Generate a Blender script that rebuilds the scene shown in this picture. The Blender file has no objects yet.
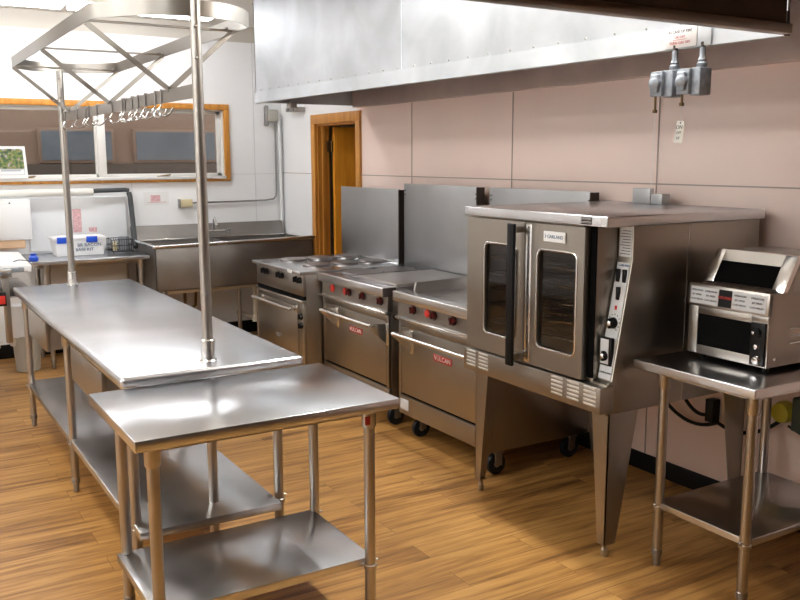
import bpy, bmesh, math, random
from mathutils import Vector, Matrix
random.seed(7)
C = bpy.context.scene.collection
D, W = 8.285, 3.62          # back wall plane, right wall plane
CZ = 3.0                    # ceiling height

# ------------------------------------------------------------------ materials
def new_mat(name):
    m = bpy.data.materials.new(name); m.use_nodes = True
    nt = m.node_tree; b = nt.nodes['Principled BSDF']
    return m, nt, b

def plain(name, col, rough=.5, metal=0., spec=.5, var=0., vscale=6, emit=None, es=0, coat=0):
    m, nt, b = new_mat(name)
    b.inputs['Base Color'].default_value = (*col, 1)
    b.inputs['Roughness'].default_value = rough
    b.inputs['Metallic'].default_value = metal
    b.inputs['Specular IOR Level'].default_value = spec
    b.inputs['Coat Weight'].default_value = coat
    if emit:
        b.inputs['Emission Color'].default_value = (*emit, 1); b.inputs['Emission Strength'].default_value = es
    if var:
        tc = nt.nodes.new('ShaderNodeTexCoord'); n = nt.nodes.new('ShaderNodeTexNoise')
        n.inputs['Scale'].default_value = vscale; n.inputs['Detail'].default_value = 6
        nt.links.new(tc.outputs['Object'], n.inputs['Vector'])
        r = nt.nodes.new('ShaderNodeValToRGB')
        r.color_ramp.elements[0].position = .3; r.color_ramp.elements[1].position = .72
        r.color_ramp.elements[0].color = (*[max(0, c*(1-var)) for c in col], 1)
        r.color_ramp.elements[1].color = (*[min(1, c*(1+var)) for c in col], 1)
        nt.links.new(n.outputs['Fac'], r.inputs['Fac']); nt.links.new(r.outputs['Color'], b.inputs['Base Color'])
    return m

def steel(name, col=(.62, .6, .58), rough=.28, brush=(1, 1, 60), rvar=.1, bump=.02, blotch=.12, bscale=3.0, metal=1.0, beck=False):
    """brushed stainless: fine stretched grain plus soft cloudy wear"""
    m, nt, b = new_mat(name)
    N = nt.nodes.new; L = nt.links.new
    tc = N('ShaderNodeTexCoord'); mp = N('ShaderNodeMapping'); mp.inputs['Scale'].default_value = brush
    L(tc.outputs['Object'], mp.inputs['Vector'])
    g = N('ShaderNodeTexNoise'); g.inputs['Scale'].default_value = 4; g.inputs['Detail'].default_value = 5
    L(mp.outputs['Vector'], g.inputs['Vector'])
    c = N('ShaderNodeTexNoise'); c.inputs['Scale'].default_value = bscale; c.inputs['Detail'].default_value = 4
    c.inputs['Distortion'].default_value = .6
    L(tc.outputs['Object'], c.inputs['Vector'])
    r = N('ShaderNodeValToRGB'); r.color_ramp.elements[0].position = .32; r.color_ramp.elements[1].position = .7
    r.color_ramp.elements[0].color = (*[x*(1-blotch) for x in col], 1)
    r.color_ramp.elements[1].color = (*[min(1, x*(1+blotch*.6)) for x in col], 1)
    L(c.outputs['Fac'], r.inputs['Fac']); L(r.outputs['Color'], b.inputs['Base Color'])
    a = N('ShaderNodeMath'); a.operation = 'MULTIPLY_ADD'; a.inputs[1].default_value = rvar; a.inputs[2].default_value = rough-rvar*.5
    L(g.outputs['Fac'], a.inputs[0])
    a2 = N('ShaderNodeMath'); a2.operation = 'MULTIPLY_ADD'; a2.inputs[1].default_value = rvar*1.4; 
    L(c.outputs['Fac'], a2.inputs[0]); L(a.outputs[0], a2.inputs[2])
    s = N('ShaderNodeMath'); s.operation = 'SUBTRACT'; s.inputs[1].default_value = rvar*.6; L(a2.outputs[0], s.inputs[0])
    L(s.outputs[0], b.inputs['Roughness'])
    b.inputs['Metallic'].default_value = metal
    bp = N('ShaderNodeBump'); bp.inputs['Strength'].default_value = bump; bp.inputs['Distance'].default_value = .001
    L(g.outputs['Fac'], bp.inputs['Height']); L(bp.outputs['Normal'], b.inputs['Normal'])
    if beck:   # polished sheet: a tight lobe without the long highlight tail
        q = N('ShaderNodeBsdfAnisotropic'); q.distribution = 'BECKMANN'
        L(r.outputs['Color'], q.inputs['Color']); L(s.outputs[0], q.inputs['Roughness']); L(bp.outputs['Normal'], q.inputs['Normal'])
        out = [n for n in nt.nodes if n.type == 'OUTPUT_MATERIAL'][0]; nt.nodes.remove(b)
        w = N('ShaderNodeBsdfAnisotropic'); w.distribution = 'BECKMANN'; w.inputs['Roughness'].default_value = .48; L(r.outputs['Color'], w.inputs['Color'])
        mx = N('ShaderNodeMixShader'); mx.inputs[0].default_value = .28; L(q.outputs[0], mx.inputs[1]); L(w.outputs[0], mx.inputs[2]); L(mx.outputs[0], out.inputs['Surface'])
    return m

def floor_mat():
    m, nt, b = new_mat('plank_floor'); N = nt.nodes.new; L = nt.links.new
    tc = N('ShaderNodeTexCoord')
    br = N('ShaderNodeTexBrick'); br.offset = .37; br.offset_frequency = 2
    br.inputs['Scale'].default_value = 1; br.inputs['Brick Width'].default_value = 1.22; br.inputs['Row Height'].default_value = .152
    br.inputs['Mortar Size'].default_value = .0012; br.inputs['Mortar Smooth'].default_value = .3; br.inputs['Bias'].default_value = 0
    br.inputs['Color1'].default_value = (0, 0, 0, 1); br.inputs['Color2'].default_value = (1, 1, 1, 1); br.inputs['Mortar'].default_value = (.4, .4, .4, 1)
    L(tc.outputs['Object'], br.inputs['Vector'])
    # each board reads a different slice of the grain
    add = N('ShaderNodeVectorMath'); add.operation = 'MULTIPLY_ADD'; add.inputs[1].default_value = (3.1, 7.3, 11); L(br.outputs['Color'], add.inputs[0]); L(tc.outputs['Object'], add.inputs[2])
    mp = N('ShaderNodeMapping'); mp.inputs['Scale'].default_value = (1.0, 13, 1); L(add.outputs[0], mp.inputs['Vector'])
    n1 = N('ShaderNodeTexNoise'); n1.inputs['Scale'].default_value = 1.5; n1.inputs['Detail'].default_value = 7; n1.inputs['Roughness'].default_value = .6; n1.inputs['Distortion'].default_value = .7
    L(mp.outputs['Vector'], n1.inputs['Vector'])
    mp2 = N('ShaderNodeMapping'); mp2.inputs['Scale'].default_value = (2.5, 70, 1); L(add.outputs[0], mp2.inputs['Vector'])
    n2 = N('ShaderNodeTexNoise'); n2.inputs['Scale'].default_value = 2; n2.inputs['Detail'].default_value = 4; L(mp2.outputs['Vector'], n2.inputs['Vector'])
    r = N('ShaderNodeValToRGB'); e = r.color_ramp.elements
    e[0].position = .27; e[0].color = (.105, .045, .012, 1)
    e[1].position = .68; e[1].color = (.50, .275, .088, 1)
    k = e.new(.41); k.color = (.27, .125, .034, 1); k = e.new(.54); k.color = (.40, .205, .058, 1)
    m1 = N('ShaderNodeMath'); m1.operation = 'MULTIPLY_ADD'; m1.inputs[1].default_value = .22; L(n2.outputs['Fac'], m1.inputs[0]); L(n1.outputs['Fac'], m1.inputs[2])
    m2 = N('ShaderNodeMath'); m2.operation = 'MULTIPLY_ADD'; m2.inputs[1].default_value = .10; L(br.outputs['Color'], m2.inputs[0]); L(m1.outputs[0], m2.inputs[2])
    m3 = N('ShaderNodeMath'); m3.operation = 'SUBTRACT'; m3.inputs[1].default_value = .155; L(m2.outputs[0], m3.inputs[0])
    L(m3.outputs[0], r.inputs['Fac'])
    mx = N('ShaderNodeMix'); mx.data_type = 'RGBA'; mx.blend_type = 'MULTIPLY'; mx.inputs['B'].default_value = (.45, .38, .3, 1)
    L(br.outputs['Fac'], mx.inputs['Factor']); L(r.outputs['Color'], mx.inputs['A']); L(mx.outputs['Result'], b.inputs['Base Color'])
    b.inputs['Roughness'].default_value = .42; b.inputs['Specular IOR Level'].default_value = .4
    return m

def wood(name, c0, c1, rough=.4):
    m, nt, b = new_mat(name); N = nt.nodes.new; L = nt.links.new
    tc = N('ShaderNodeTexCoord'); mp = N('ShaderNodeMapping'); mp.inputs['Scale'].default_value = (14, 14, 1.3); L(tc.outputs['Object'], mp.inputs['Vector'])
    n = N('ShaderNodeTexNoise'); n.inputs['Scale'].default_value = 1.6; n.inputs['Detail'].default_value = 6; n.inputs['Distortion'].default_value = .8; L(mp.outputs['Vector'], n.inputs['Vector'])
    r = N('ShaderNodeValToRGB'); r.color_ramp.elements[0].position = .3; r.color_ramp.elements[1].position = .7
    r.color_ramp.elements[0].color = (*c0, 1); r.color_ramp.elements[1].color = (*c1, 1)
    L(n.outputs['Fac'], r.inputs['Fac']); L(r.outputs['Color'], b.inputs['Base Color']); b.inputs['Roughness'].default_value = rough
    return m

def glass(name, tint=(.9, .9, .9), rough=.02, base=.06):
    m = bpy.data.materials.new(name); m.use_nodes = True; nt = m.node_tree; nt.nodes.clear(); N = nt.nodes.new; L = nt.links.new
    o = N('ShaderNodeOutputMaterial'); t = N('ShaderNodeBsdfTransparent'); t.inputs['Color'].default_value = (*tint, 1)
    g = N('ShaderNodeBsdfGlossy'); g.inputs['Roughness'].default_value = rough
    f = N('ShaderNodeLayerWeight'); f.inputs['Blend'].default_value = .5     # facing ratio, the same from both sides of the pane
    p = N('ShaderNodeMath'); p.operation = 'POWER'; p.inputs[1].default_value = 4; L(f.outputs['Facing'], p.inputs[0])
    a = N('ShaderNodeMath'); a.operation = 'MULTIPLY_ADD'; a.inputs[1].default_value = .8; a.inputs[2].default_value = base; L(p.outputs[0], a.inputs[0])
    x = N('ShaderNodeMixShader'); L(a.outputs[0], x.inputs[0]); L(t.outputs[0], x.inputs[1]); L(g.outputs[0], x.inputs[2]); L(x.outputs[0], o.inputs['Surface'])
    return m

def picture_mat():
    m, nt, b = new_mat('garden_photograph'); N = nt.nodes.new; L = nt.links.new
    tc = N('ShaderNodeTexCoord'); n = N('ShaderNodeTexNoise'); n.inputs['Scale'].default_value = 34; n.inputs['Detail'].default_value = 5
    L(tc.outputs['Object'], n.inputs['Vector']); r = N('ShaderNodeValToRGB'); e = r.color_ramp.elements
    e[0].position = .34; e[0].color = (.02, .03, .03, 1); e[1].position = .68; e[1].color = (.35, .5, .7, 1)
    k = e.new(.45); k.color = (.05, .12, .03, 1); k = e.new(.52); k.color = (.16, .22, .03, 1); k = e.new(.58); k.color = (.3, .17, .13, 1)
    L(n.outputs['Fac'], r.inputs['Fac']); L(r.outputs['Color'], b.inputs['Base Color']); b.inputs['Roughness'].default_value = .4
    return m

M = dict(
    floor=floor_mat(),
    wall=plain('white_wall_panel', (.88, .89, .90), .33, var=.03, vscale=1.2),
    wall_r=plain('wall_panel_pink_bounce', (.93, .755, .685), .30, var=.04, vscale=1.2),  # white panels, pink of light bounced off the floor put into the colour
    wall_low=plain('lower_wall_panel', (.62, .58, .52), .5, var=.06, vscale=2),
    paint=plain('beige_wall_paint', (.60, .57, .51), .7),
    darkwall=plain('dark_brown_wall', (.10, .075, .06), .6),
    louvre=plain('louvre_metal', (.80, .80, .78), .4, .3),
    darkred=plain('dark_red_knob', (.085, .008, .008), .3),
    ceil=plain('ceiling_paint', (.66, .64, .60), .85),
    seam=plain('panel_seam', (.45, .36, .31), .5),
    seamw=plain('pale_panel_seam', (.62, .63, .65), .5),
    black_base=plain('black_cove_base', (.006, .006, .006), .5, spec=.2),
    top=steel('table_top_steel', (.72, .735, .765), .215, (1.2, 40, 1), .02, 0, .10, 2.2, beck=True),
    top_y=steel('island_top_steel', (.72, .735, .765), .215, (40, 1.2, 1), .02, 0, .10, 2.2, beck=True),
    rack=steel('rack_steel', (.36, .345, .32), .34, (1, 1, .4), .08, .01, .05),
    tube=steel('tube_steel', (.46, .44, .41), .3, (1, 1, .4), .08, .01, .05),
    door=steel('oven_door_steel', (.40, .37, .325), .33, (1, 1.5, 70), .08, .012, .08, 2.5),
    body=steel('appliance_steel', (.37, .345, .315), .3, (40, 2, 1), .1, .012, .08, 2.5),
    splash=steel('splash_steel', (.43, .44, .45), .42, (1, 30, 1), .1, .012, .08, 3),
    sink=steel('sink_steel', (.34, .325, .31), .48, (1.2, 1, 30), .12, .02, .16, 4),
    bright=steel('bright_steel', (.82, .82, .81), .22, (1, 1, 30), .05, .005, .03),
    dull=steel('dull_steel', (.36, .35, .34), .45, (6, 6, 6), .1, .02, .15, 6),
    plate=steel('hotplate_iron', (.32, .30, .30), .42, (5, 5, 5), .1, .02, .2, 9),
    griddle=steel('griddle_steel', (.60, .58, .57), .38, (30, 2, 1), .1, .01, .1, 4),
    galv=steel('galvanised_hood', (.50, .53, .56), .5, (3, 3, 12), .1, .02, .22, 2.2, metal=.5),
    galv_in=steel('hood_steel_pink_reflection', (.66, .53, .48), .45, (3, 30, 1), .1, .02, .12, 3),  # pink reflections painted into the steel colour
    cast=plain('painted_cast_box', (.27, .30, .34), .45, .6, var=.25, vscale=40),
    black=plain('black_plastic', (.006, .006, .007), .3, spec=.25),
    rubber=plain('black_rubber', (.010, .013, .017), .45, spec=.3),
    dark=plain('recess_shade', (.004, .004, .004), .8, spec=.05),  # near-black sheets stand in for shade inside gaps and openings
    hood2=steel('shaded_hood_steel', (.16, .125, .10), .5, (6, 6, 6), .1, .02, .2, 3),  # unlit darkness of the hood interior put into the steel colour
    enamel=plain('oven_cavity_enamel', (.30, .27, .25), .3),
    iron=plain('dark_iron', (.06, .045, .04), .5, .5),
    red=plain('red_enamel', (.45, .03, .025), .35),
    redlit=plain('bright_red_plastic', (.62, .03, .02), .35),
    white=plain('white_plastic', (.80, .81, .82), .4),
    paper=plain('white_paper', (.82, .82, .82), .7),
    label=plain('pale_label', (.62, .64, .66), .5),
    ink=plain('dark_ink', (.05, .05, .06), .6),
    inkred=plain('red_ink', (.45, .12, .12), .6),
    inkblue=plain('blue_ink', (.03, .08, .18), .5),
    pink=plain('pink_print', (.68, .42, .44), .7, var=.3, vscale=60),
    beige=plain('beige_plastic', (.66, .58, .36), .5),
    blue=plain('blue_plastic', (.01, .08, .6), .35),
    clear=glass('clear_plastic', (.86, .9, .93), .15, .1),
    sheet=plain('white_board_surface', (.76, .78, .80), .3, var=.03, vscale=2),
    oak=wood('door_oak', (.72, .26, .02), (.90, .38, .035), .38),
    oak_trim=wood('trim_oak', (.46, .19, .03), (.66, .30, .055), .4),
    glass=glass('window_glass', (.80, .80, .80), .0, .05),
    ovenglass=glass('oven_glass', (.82, .80, .78), .03, .03),
    alu=plain('window_frame_white', (.70, .69, .66), .4),
    brownwall=plain('brown_backdrop_wall', (.36, .26, .20), .9, var=.06, vscale=1),
    reflpane=plain('blue_grey_reflection', (.20, .235, .27), .45, var=.2, vscale=3),  # painted to look like reflections in the window glass
    outband=plain('dark_outside_band', (.12, .10, .085), .9),
    lamp=plain('lamp_diffuser', (.9, .9, .9), .5, emit=(.97, .98, 1.0), es=15.5),
    lamp_bright=plain('strip_lamp_diffuser', (.9, .9, .9), .5, emit=(1, .985, .95), es=160),
    lamp_soft=plain('aisle_lamp_diffuser', (.9, .9, .9), .5, emit=(1, .985, .95), es=13.5),
    housing=plain('lamp_housing', (.75, .75, .73), .5),
    foam=plain('white_foam', (.74, .73, .68), .8),
    greyfoam=plain('charcoal_foam', (.06, .065, .07), .7),
    bin=plain('grey_bin_plastic', (.44, .43, .38), .5),
    bag=plain('thin_white_bag', (.72, .73, .74), .45),
    towel=plain('brown_paper_towel', (.66, .46, .30), .8),
    yellow=plain('yellow_plastic', (.6, .52, .03), .45),
    green=plain('dark_green_box', (.05, .07, .05), .5),
    pvc=plain('cream_pipe', (.66, .60, .50), .45),
    picture=picture_mat(),
    chrome=plain('chrome', (.8, .8, .8), .12, 1.0),
    belt=plain('conveyor_belt', (.10, .07, .055), .4, .8, var=.6, vscale=60),
    brass=plain('old_brass', (.2, .13, .06), .4, .9),
)

# ------------------------------------------------------------------ mesh builder
class MB:
    def __init__(s): s.bm = bmesh.new()
    def _merge(s, t):
        me = bpy.data.meshes.new('tmp'); t.to_mesh(me); t.free(); s.bm.from_mesh(me); bpy.data.meshes.remove(me); return s
    def box(s, x0, x1, y0, y1, z0, z1, bev=0., seg=2, mat4=None):
        t = bmesh.new(); bmesh.ops.create_cube(t, size=1)
        for v in t.verts: v.co = Vector(((x0+x1)/2+v.co.x*(x1-x0), (y0+y1)/2+v.co.y*(y1-y0), (z0+z1)/2+v.co.z*(z1-z0)))
        if bev: bmesh.ops.bevel(t, geom=t.edges[:], offset=min(bev, .49*min(abs(x1-x0), abs(y1-y0), abs(z1-z0))), segments=seg, affect='EDGES', profile=.5)
        if mat4: bmesh.ops.transform(t, matrix=mat4, verts=t.verts)
        return s._merge(t)
    def hexa(s, p, bev=0):
        """p: 8 points, bottom ring then top ring"""
        t = bmesh.new(); v = [t.verts.new(q) for q in p]
        for f in ((3, 2, 1, 0), (4, 5, 6, 7), (0, 1, 5, 4), (1, 2, 6, 5), (2, 3, 7, 6), (3, 0, 4, 7)): t.faces.new([v[i] for i in f])
        bmesh.ops.recalc_face_normals(t, faces=t.faces)
        if bev: bmesh.ops.bevel(t, geom=t.edges[:], offset=bev, segments=2, affect='EDGES', profile=.5)
        return s._merge(t)
    def prism(s, pts, vec, bev=0):
        """polygon pts (3-D) swept along vec"""
        t = bmesh.new(); vec = Vector(vec); a = [t.verts.new(q) for q in pts]; b = [t.verts.new(Vector(q)+vec) for q in pts]; n = len(pts)
        t.faces.new(a[::-1]); t.faces.new(b)
        for i in range(n): t.faces.new([a[i], a[(i+1) % n], b[(i+1) % n], b[i]])
        bmesh.ops.recalc_face_normals(t, faces=t.faces)
        if bev: bmesh.ops.bevel(t, geom=t.edges[:], offset=bev, segments=2, affect='EDGES', profile=.5)
        return s._merge(t)
    def cyl(s, a, b, r, r2=None, seg=20):
        a, b = Vector(a), Vector(b); d = b-a
        t = bmesh.new(); bmesh.ops.create_cone(t, cap_ends=True, segments=seg, radius1=r, radius2=r if r2 is None else r2, depth=d.length)
        bmesh.ops.transform(t, matrix=Matrix.Translation((a+b)/2) @ d.to_track_quat('Z', 'Y').to_matrix().to_4x4(), verts=t.verts)
        return s._merge(t)
    def lathe(s, c, prof, seg=28, axis='Z'):
        """prof: (radius, height) list about an axis through c"""
        t = bmesh.new(); rings = []
        for r, h in prof:
            ring = []
            for i in range(seg):
                a = 2*math.pi*i/seg; u, v = r*math.cos(a), r*math.sin(a)
                q = {'Z': (u, v, h), 'X': (h, u, v), 'Y': (v, h, u)}[axis]
                ring.append(t.verts.new(Vector(c)+Vector(q)))
            rings.append(ring)
        for k in range(len(rings)-1):
            for i in range(seg): t.faces.new([rings[k][i], rings[k][(i+1) % seg], rings[k+1][(i+1) % seg], rings[k+1][i]])
        t.faces.new(rings[0][::-1]); t.faces.new(rings[-1])
        bmesh.ops.recalc_face_normals(t, faces=t.faces)
        return s._merge(t)
    def tube(s, pts, r, seg=10, closed=False):
        t = bmesh.new(); P = [Vector(p) for p in pts]; n = len(P); rings = []; nrm = None
        for i in range(n):
            d = (P[min(i+1, n-1)]-P[max(i-1, 0)]).normalized()
            if nrm is None: nrm = d.orthogonal().normalized()
            nrm = (nrm-d*nrm.dot(d)).normalized(); bn = d.cross(nrm)
            rings.append([t.verts.new(P[i]+(nrm*math.cos(2*math.pi*k/seg)+bn*math.sin(2*math.pi*k/seg))*r) for k in range(seg)])
        for i in range(n-1):
            for k in range(seg): t.faces.new([rings[i][k], rings[i][(k+1) % seg], rings[i+1][(k+1) % seg], rings[i+1][k]])
        t.faces.new(rings[0][::-1]); t.faces.new(rings[-1])
        bmesh.ops.recalc_face_normals(t, faces=t.faces)
        return s._merge(t)
    def strip(s, pts, thick, z0, z1, closed=False):
        """upright flat bar following a plan curve pts (x, y)"""
        t = bmesh.new(); P = [Vector((x, y)) for x, y in pts]; n = len(P); rows = []
        for i in range(n):
            a = P[(i-1) % n] if closed or i else P[i]; b = P[(i+1) % n] if closed or i < n-1 else P[i]
            d = (b-a).normalized(); nr = Vector((-d.y, d.x))*thick/2
            rows.append([t.verts.new((*(P[i]+nr), z0)), t.verts.new((*(P[i]-nr), z0)), t.verts.new((*(P[i]-nr), z1)), t.verts.new((*(P[i]+nr), z1))])
        for i in range(n if closed else n-1):
            A, B = rows[i], rows[(i+1) % n]
            for k in range(4): t.faces.new([A[k], A[(k+1) % 4], B[(k+1) % 4], B[k]])
        if not closed: t.faces.new(rows[0][::-1]); t.faces.new(rows[-1])
        bmesh.ops.recalc_face_normals(t, faces=t.faces)
        return s._merge(t)
    def bar(s, a, b, w, th, up=(0, 0, 1)):
        """flat bar from a to b: w across, th thick"""
        a, b = Vector(a), Vector(b); d = (b-a); u = d.normalized(); side = u.cross(Vector(up)).normalized(); n = side.cross(u)
        c = [side*w/2+n*th/2, side*w/2-n*th/2, -side*w/2-n*th/2, -side*w/2+n*th/2]
        return s.prism([a+q for q in c], d)
    def build(s, name, mat, parent=None, org=None, label=None):
        o0 = Vector((0, 0, 0)); p = parent
        while p is not None:
            if p.parent is None: o0 = Vector(p.location)
            p = p.parent
        if parent is None and org is not None: o0 = Vector(org)
        for v in s.bm.verts: v.co -= o0
        me = bpy.data.meshes.new(name); s.bm.to_mesh(me); s.bm.free()
        me.polygons.foreach_set('use_smooth', [True]*len(me.polygons)); me.set_sharp_from_angle(angle=math.radians(34))
        me.materials.append(mat)
        o = bpy.data.objects.new(name, me); C.objects.link(o)
        if parent is not None: o.parent = parent
        else: o.location = o0
        if label: o['label'] = label
        return o

def thing(name, label, cat, loc, group=None):
    o = bpy.data.objects.new(name, None); C.objects.link(o); o.location = loc; o.empty_display_size = .05
    o['label'] = label; o['category'] = cat
    if group: o['group'] = group
    return o
def tag(o, label, cat, group=None):
    o['label'] = label; o['category'] = cat
    if group: o['group'] = group
    return o
def struct(name, mb, mat):
    o = mb.build(name, mat); o['kind'] = 'structure'; return o

def text(mb, s, pos, size, right, up, depth=.0008, align='CENTER', sx=1.0):
    """raised lettering: pos = middle of the line"""
    cu = bpy.data.curves.new('t', 'FONT'); cu.body = s; cu.size = size; cu.align_x = align; cu.align_y = 'CENTER'; cu.extrude = depth; cu.resolution_u = 2
    ob = bpy.data.objects.new('t', cu); C.objects.link(ob); bpy.context.view_layer.update()
    me = bpy.data.meshes.new_from_object(ob.evaluated_get(bpy.context.evaluated_depsgraph_get()))
    R, U = Vector(right).normalized(), Vector(up).normalized(); Nn = R.cross(U)
    m = Matrix((R*sx, U, Nn)).transposed().to_4x4(); m.translation = Vector(pos)
    me.transform(m); mb.bm.from_mesh(me)
    bpy.data.objects.remove(ob); bpy.data.curves.remove(cu); bpy.data.meshes.remove(me)
    return mb
LX = dict(right=(0, -1, 0), up=(0, 0, 1))     # reads on a face looking towards -X
LY = dict(right=(1, 0, 0), up=(0, 0, 1))      # reads on a face looking towards -Y

# ------------------------------------------------------------------ the room
struct('floor', MB().box(-2.6, 5.1, -2.4, D+.1, -.06, 0), M['floor'])
struct('ceiling', MB().box(-2.6, 5.1, -2.4, D+.1, CZ, CZ+.08), M['ceil'])
XL, YF = -2.5, -2.3
# back wall with window opening  x .55-3.0, z 1.575-2.21
wx0, wx1, wz0, wz1 = .55, 3.005, 1.575, 2.205
mb = MB().box(XL, wx0, D, D+.1, .12, 2.85).box(wx1, W+.1, D, D+.1, .12, 2.85).box(wx0, wx1, D, D+.1, .12, wz0).box(wx0, wx1, D, D+.1, wz1, 2.85)
struct('wall_back', mb, M['wall'])
struct('trim_1', MB().box(XL, W, D-.004, D+.1, 2.85, CZ), M['paint'])
struct('baseboard_back', MB().box(XL, W, D-.012, D, 0, .125, .004).box(XL, W, D, D+.1, 0, .12), M['black_base'])
# right wall with door opening y 6.69-7.50, z 0-2.06
dy0, dy1, dz = 6.69, 7.50, 2.06
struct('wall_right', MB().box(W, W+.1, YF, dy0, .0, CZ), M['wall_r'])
struct('wall_right', MB().box(W, W+.1, dy1, D, .0, CZ).box(W, W+.1, dy0, dy1, dz, CZ), M['wall'])
struct('baseboard_right', MB().box(W-.012, W, YF, dy0-.07, 0, .1, .004).box(W-.012, W, dy1+.08, D, 0, .1, .004), M['black_base'])
struct('wall_left', MB().box(XL-.1, XL, YF, D+.1, 0, CZ), M['wall'])
struct('wall_front', MB().box(XL, W, YF-.1, YF, 0, CZ), M['darkwall'])
# panel seams
mb = MB().box(W-.004, W, YF, dy0-.07, 1.597, 1.604)
for y in (5.812, 4.575, 3.335, 2.10, .87): mb.box(W-.004, W, y-.0035, y+.0035, .1, 2.16)
mb.box(W-.003, W, dy1+.08, D, 1.597, 1.603)
struct('trim_2', mb, M['seam'])
mb = MB().box(3.07, W, D-.003, D, 1.589, 1.593).box(3.318, 3.322, D-.003, D, 1.12, 2.85).box(2.098, 2.102, D-.003, D, 2.27, 2.85).box(.878, .882, D-.003, D, 2.27, 2.85)
mb.box(2.098, 2.102, D-.003, D, 1.14, 1.52)
struct('trim_3', mb, M['seamw'])
# passage beyond the door
struct('wall_passage', MB().box(4.95, 5.05, 5.9, D, 0, CZ).box(W+.1, 5.0, 5.8, 5.9, 0, CZ).box(W+.1, 5.05, D, D+.1, 0, CZ), M['paint'])
# door frame (casing and jamb) and leaf standing open into the passage
fr = MB()
fr.box(W-.022, W+.005, dy1-.005, dy1+.075, 0, dz-.005, .003).box(W-.022, W+.005, dy0-.07, dy0+.005, 0, dz-.005, .003).box(W-.022, W+.005, dy0-.07, dy1+.075, dz-.005, 2.14, .003)
fr.box(W+.006, W+.12, dy1-.022, dy1, 0, dz-.023).box(W+.006, W+.12, dy0, dy0+.022, 0, dz-.023).box(W+.006, W+.12, dy0, dy1, dz-.022, dz)
fr.box(W+.045, W+.085, dy1-.036, dy1-.02, 0, dz-.02, .002).box(W+.045, W+.085, dy0+.02, dy0+.036, 0, dz-.02, .002)
f = struct('door_1', fr, M['oak_trim'])
leaf = MB().box(W+.15, W+.15+.76, dy1-.075, dy1-.035, .012, dz-.03, .003).build('door_leaf', M['oak'], f)
MB().box(W+.09, W+.15, dy1-.05, dy1-.036, 1.80, 1.90, .002).cyl((W+.135, dy1-.053, 1.80), (W+.135, dy1-.053, 1.90), .008).build('hinge', M['brass'], f)
MB().cyl((W+.85, dy1-.075, 1.0), (W+.85, dy1-.12, 1.0), .012).lathe((W+.85, dy1-.12, 1.0), [(.012, 0), (.027, -.01), (.03, -.03), (.02, -.045), (.005, -.048)], axis='Y').build('door_knob', M['brass'], leaf)

# window
w = MB()
for a in ((wx0-.055, wx1+.052, wz1, 2.257), (wx0-.055, wx1+.052, 1.525, 1.55), (wx1, wx1+.052, 1.55, wz1), (wx0-.055, wx0, 1.55, wz1)):
    w.box(a[0], a[1], D-.028, D+.004, a[2], a[3], .003)
win = struct('window_1', w, M['oak_trim'])
MB().box(1.815, 1.885, D-.01, D+.028, 1.578, wz1-.012, .004).build('mullion', M['alu'], win)
MB().box(wx0, wx1, D-.045, D+.09, 1.55, 1.578, .004).box(wx0, wx1, D+.0, D+.09, wz1-.012, wz1).box(wx1-.012, wx1, D+.0, D+.09, wz0, wz1).box(wx0, wx0+.012, D, D+.09, wz0, wz1).build('window_sill', M['alu'], win)
for i, (a, b, yy) in enumerate(((wx0+.012, 1.84, D+.03), (1.80, wx1-.012, D+.055))):
    fm = MB()
    t_ = .03
    fm.box(a, b, yy, yy+.022, wz0, wz0+t_, .002).box(a, b, yy, yy+.022, wz1-t_-.01, wz1-.012, .002).box(a, a+t_+.01, yy, yy+.022, wz0, wz1-.012, .002).box(b-t_-.012, b, yy, yy+.022, wz0, wz1-.012, .002)
    s_ = fm.build('sash', M['alu'], win)
    MB().box(a+t_, b-t_, yy+.009, yy+.013, wz0+t_-.004, wz1-t_).build('pane', M['glass'], s_)
    MB().box((a+b)/2-.06, (a+b)/2+.06, D-.03, D-.008, 1.578, 1.586, .003).cyl(((a+b)/2-.03, D-.02, 1.584), ((a+b)/2+.07, D-.022, 1.595), .005, seg=10).build('latch', M['brass'], win)
# added wall beyond the glass; its blue-grey panels stand for reflections
hb = thing('backdrop', 'added brown wall with blue grey panels standing in for kitchen window reflections', 'backdrop', (1.9, 10.0, 0))
MB().box(-2.5, 5.5, 10.0, 10.2, 0, 4.2).build('wall', M['brownwall'], hb)
MB().box(-2.5, 5.5, 9.95, 10.0, 0, 1.69, .005).build('base_band', M['outband'], hb)
for a, b in ((1.61, 2.33), (2.60, 3.50)):
    fr_ = MB().box(a-.03, b+.03, 9.96, 10.0, 1.70, 2.07, .003).build('window', M['brownwall'], hb)
    MB().box(a, b, 9.95, 9.975, 1.73, 2.04).build('pane', M['reflpane'], fr_)
struct('ground', MB().box(-12, 14, D+.1, 30, -.2, -.06), M['outband'])

# ------------------------------------------------------------------ ceiling lights
def light(x0, x1, y0, y1, label, group='fluorescent ceiling fixtures', m='lamp'):
    t = thing('ceiling_light', label, 'ceiling light', ((x0+x1)/2, (y0+y1)/2, CZ-.09), group)
    MB().box(x0, x1, y0, y1, CZ-.035, CZ, .004).build('housing', M['housing'], t)
    MB().box(x0+.012, x1-.012, y0+.012, y1-.012, CZ-.085, CZ-.035, .014, 3).build('diffuser', M[m], t)
    return t
light(.25, 1.45, 7.42, 7.60, 'bright fluorescent ceiling fixture above left end of the window', None)
light(1.47, 2.66, 7.42, 7.60, 'bright fluorescent ceiling fixture reaching to the hood corner', None)
for y in (1.98, 3.24):
    t = light(2.585, 2.64, y, y+1.2, 'ceiling strip light running beside the white hood face', 'strip lights beside the hood', 'lamp_bright')
    MB().box(2.648, 2.654, y, y+1.2, CZ-.20, CZ, .001).build('added_shield', M['housing'], t)  # unseen plate added to keep the strip's light off the hood face
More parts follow.
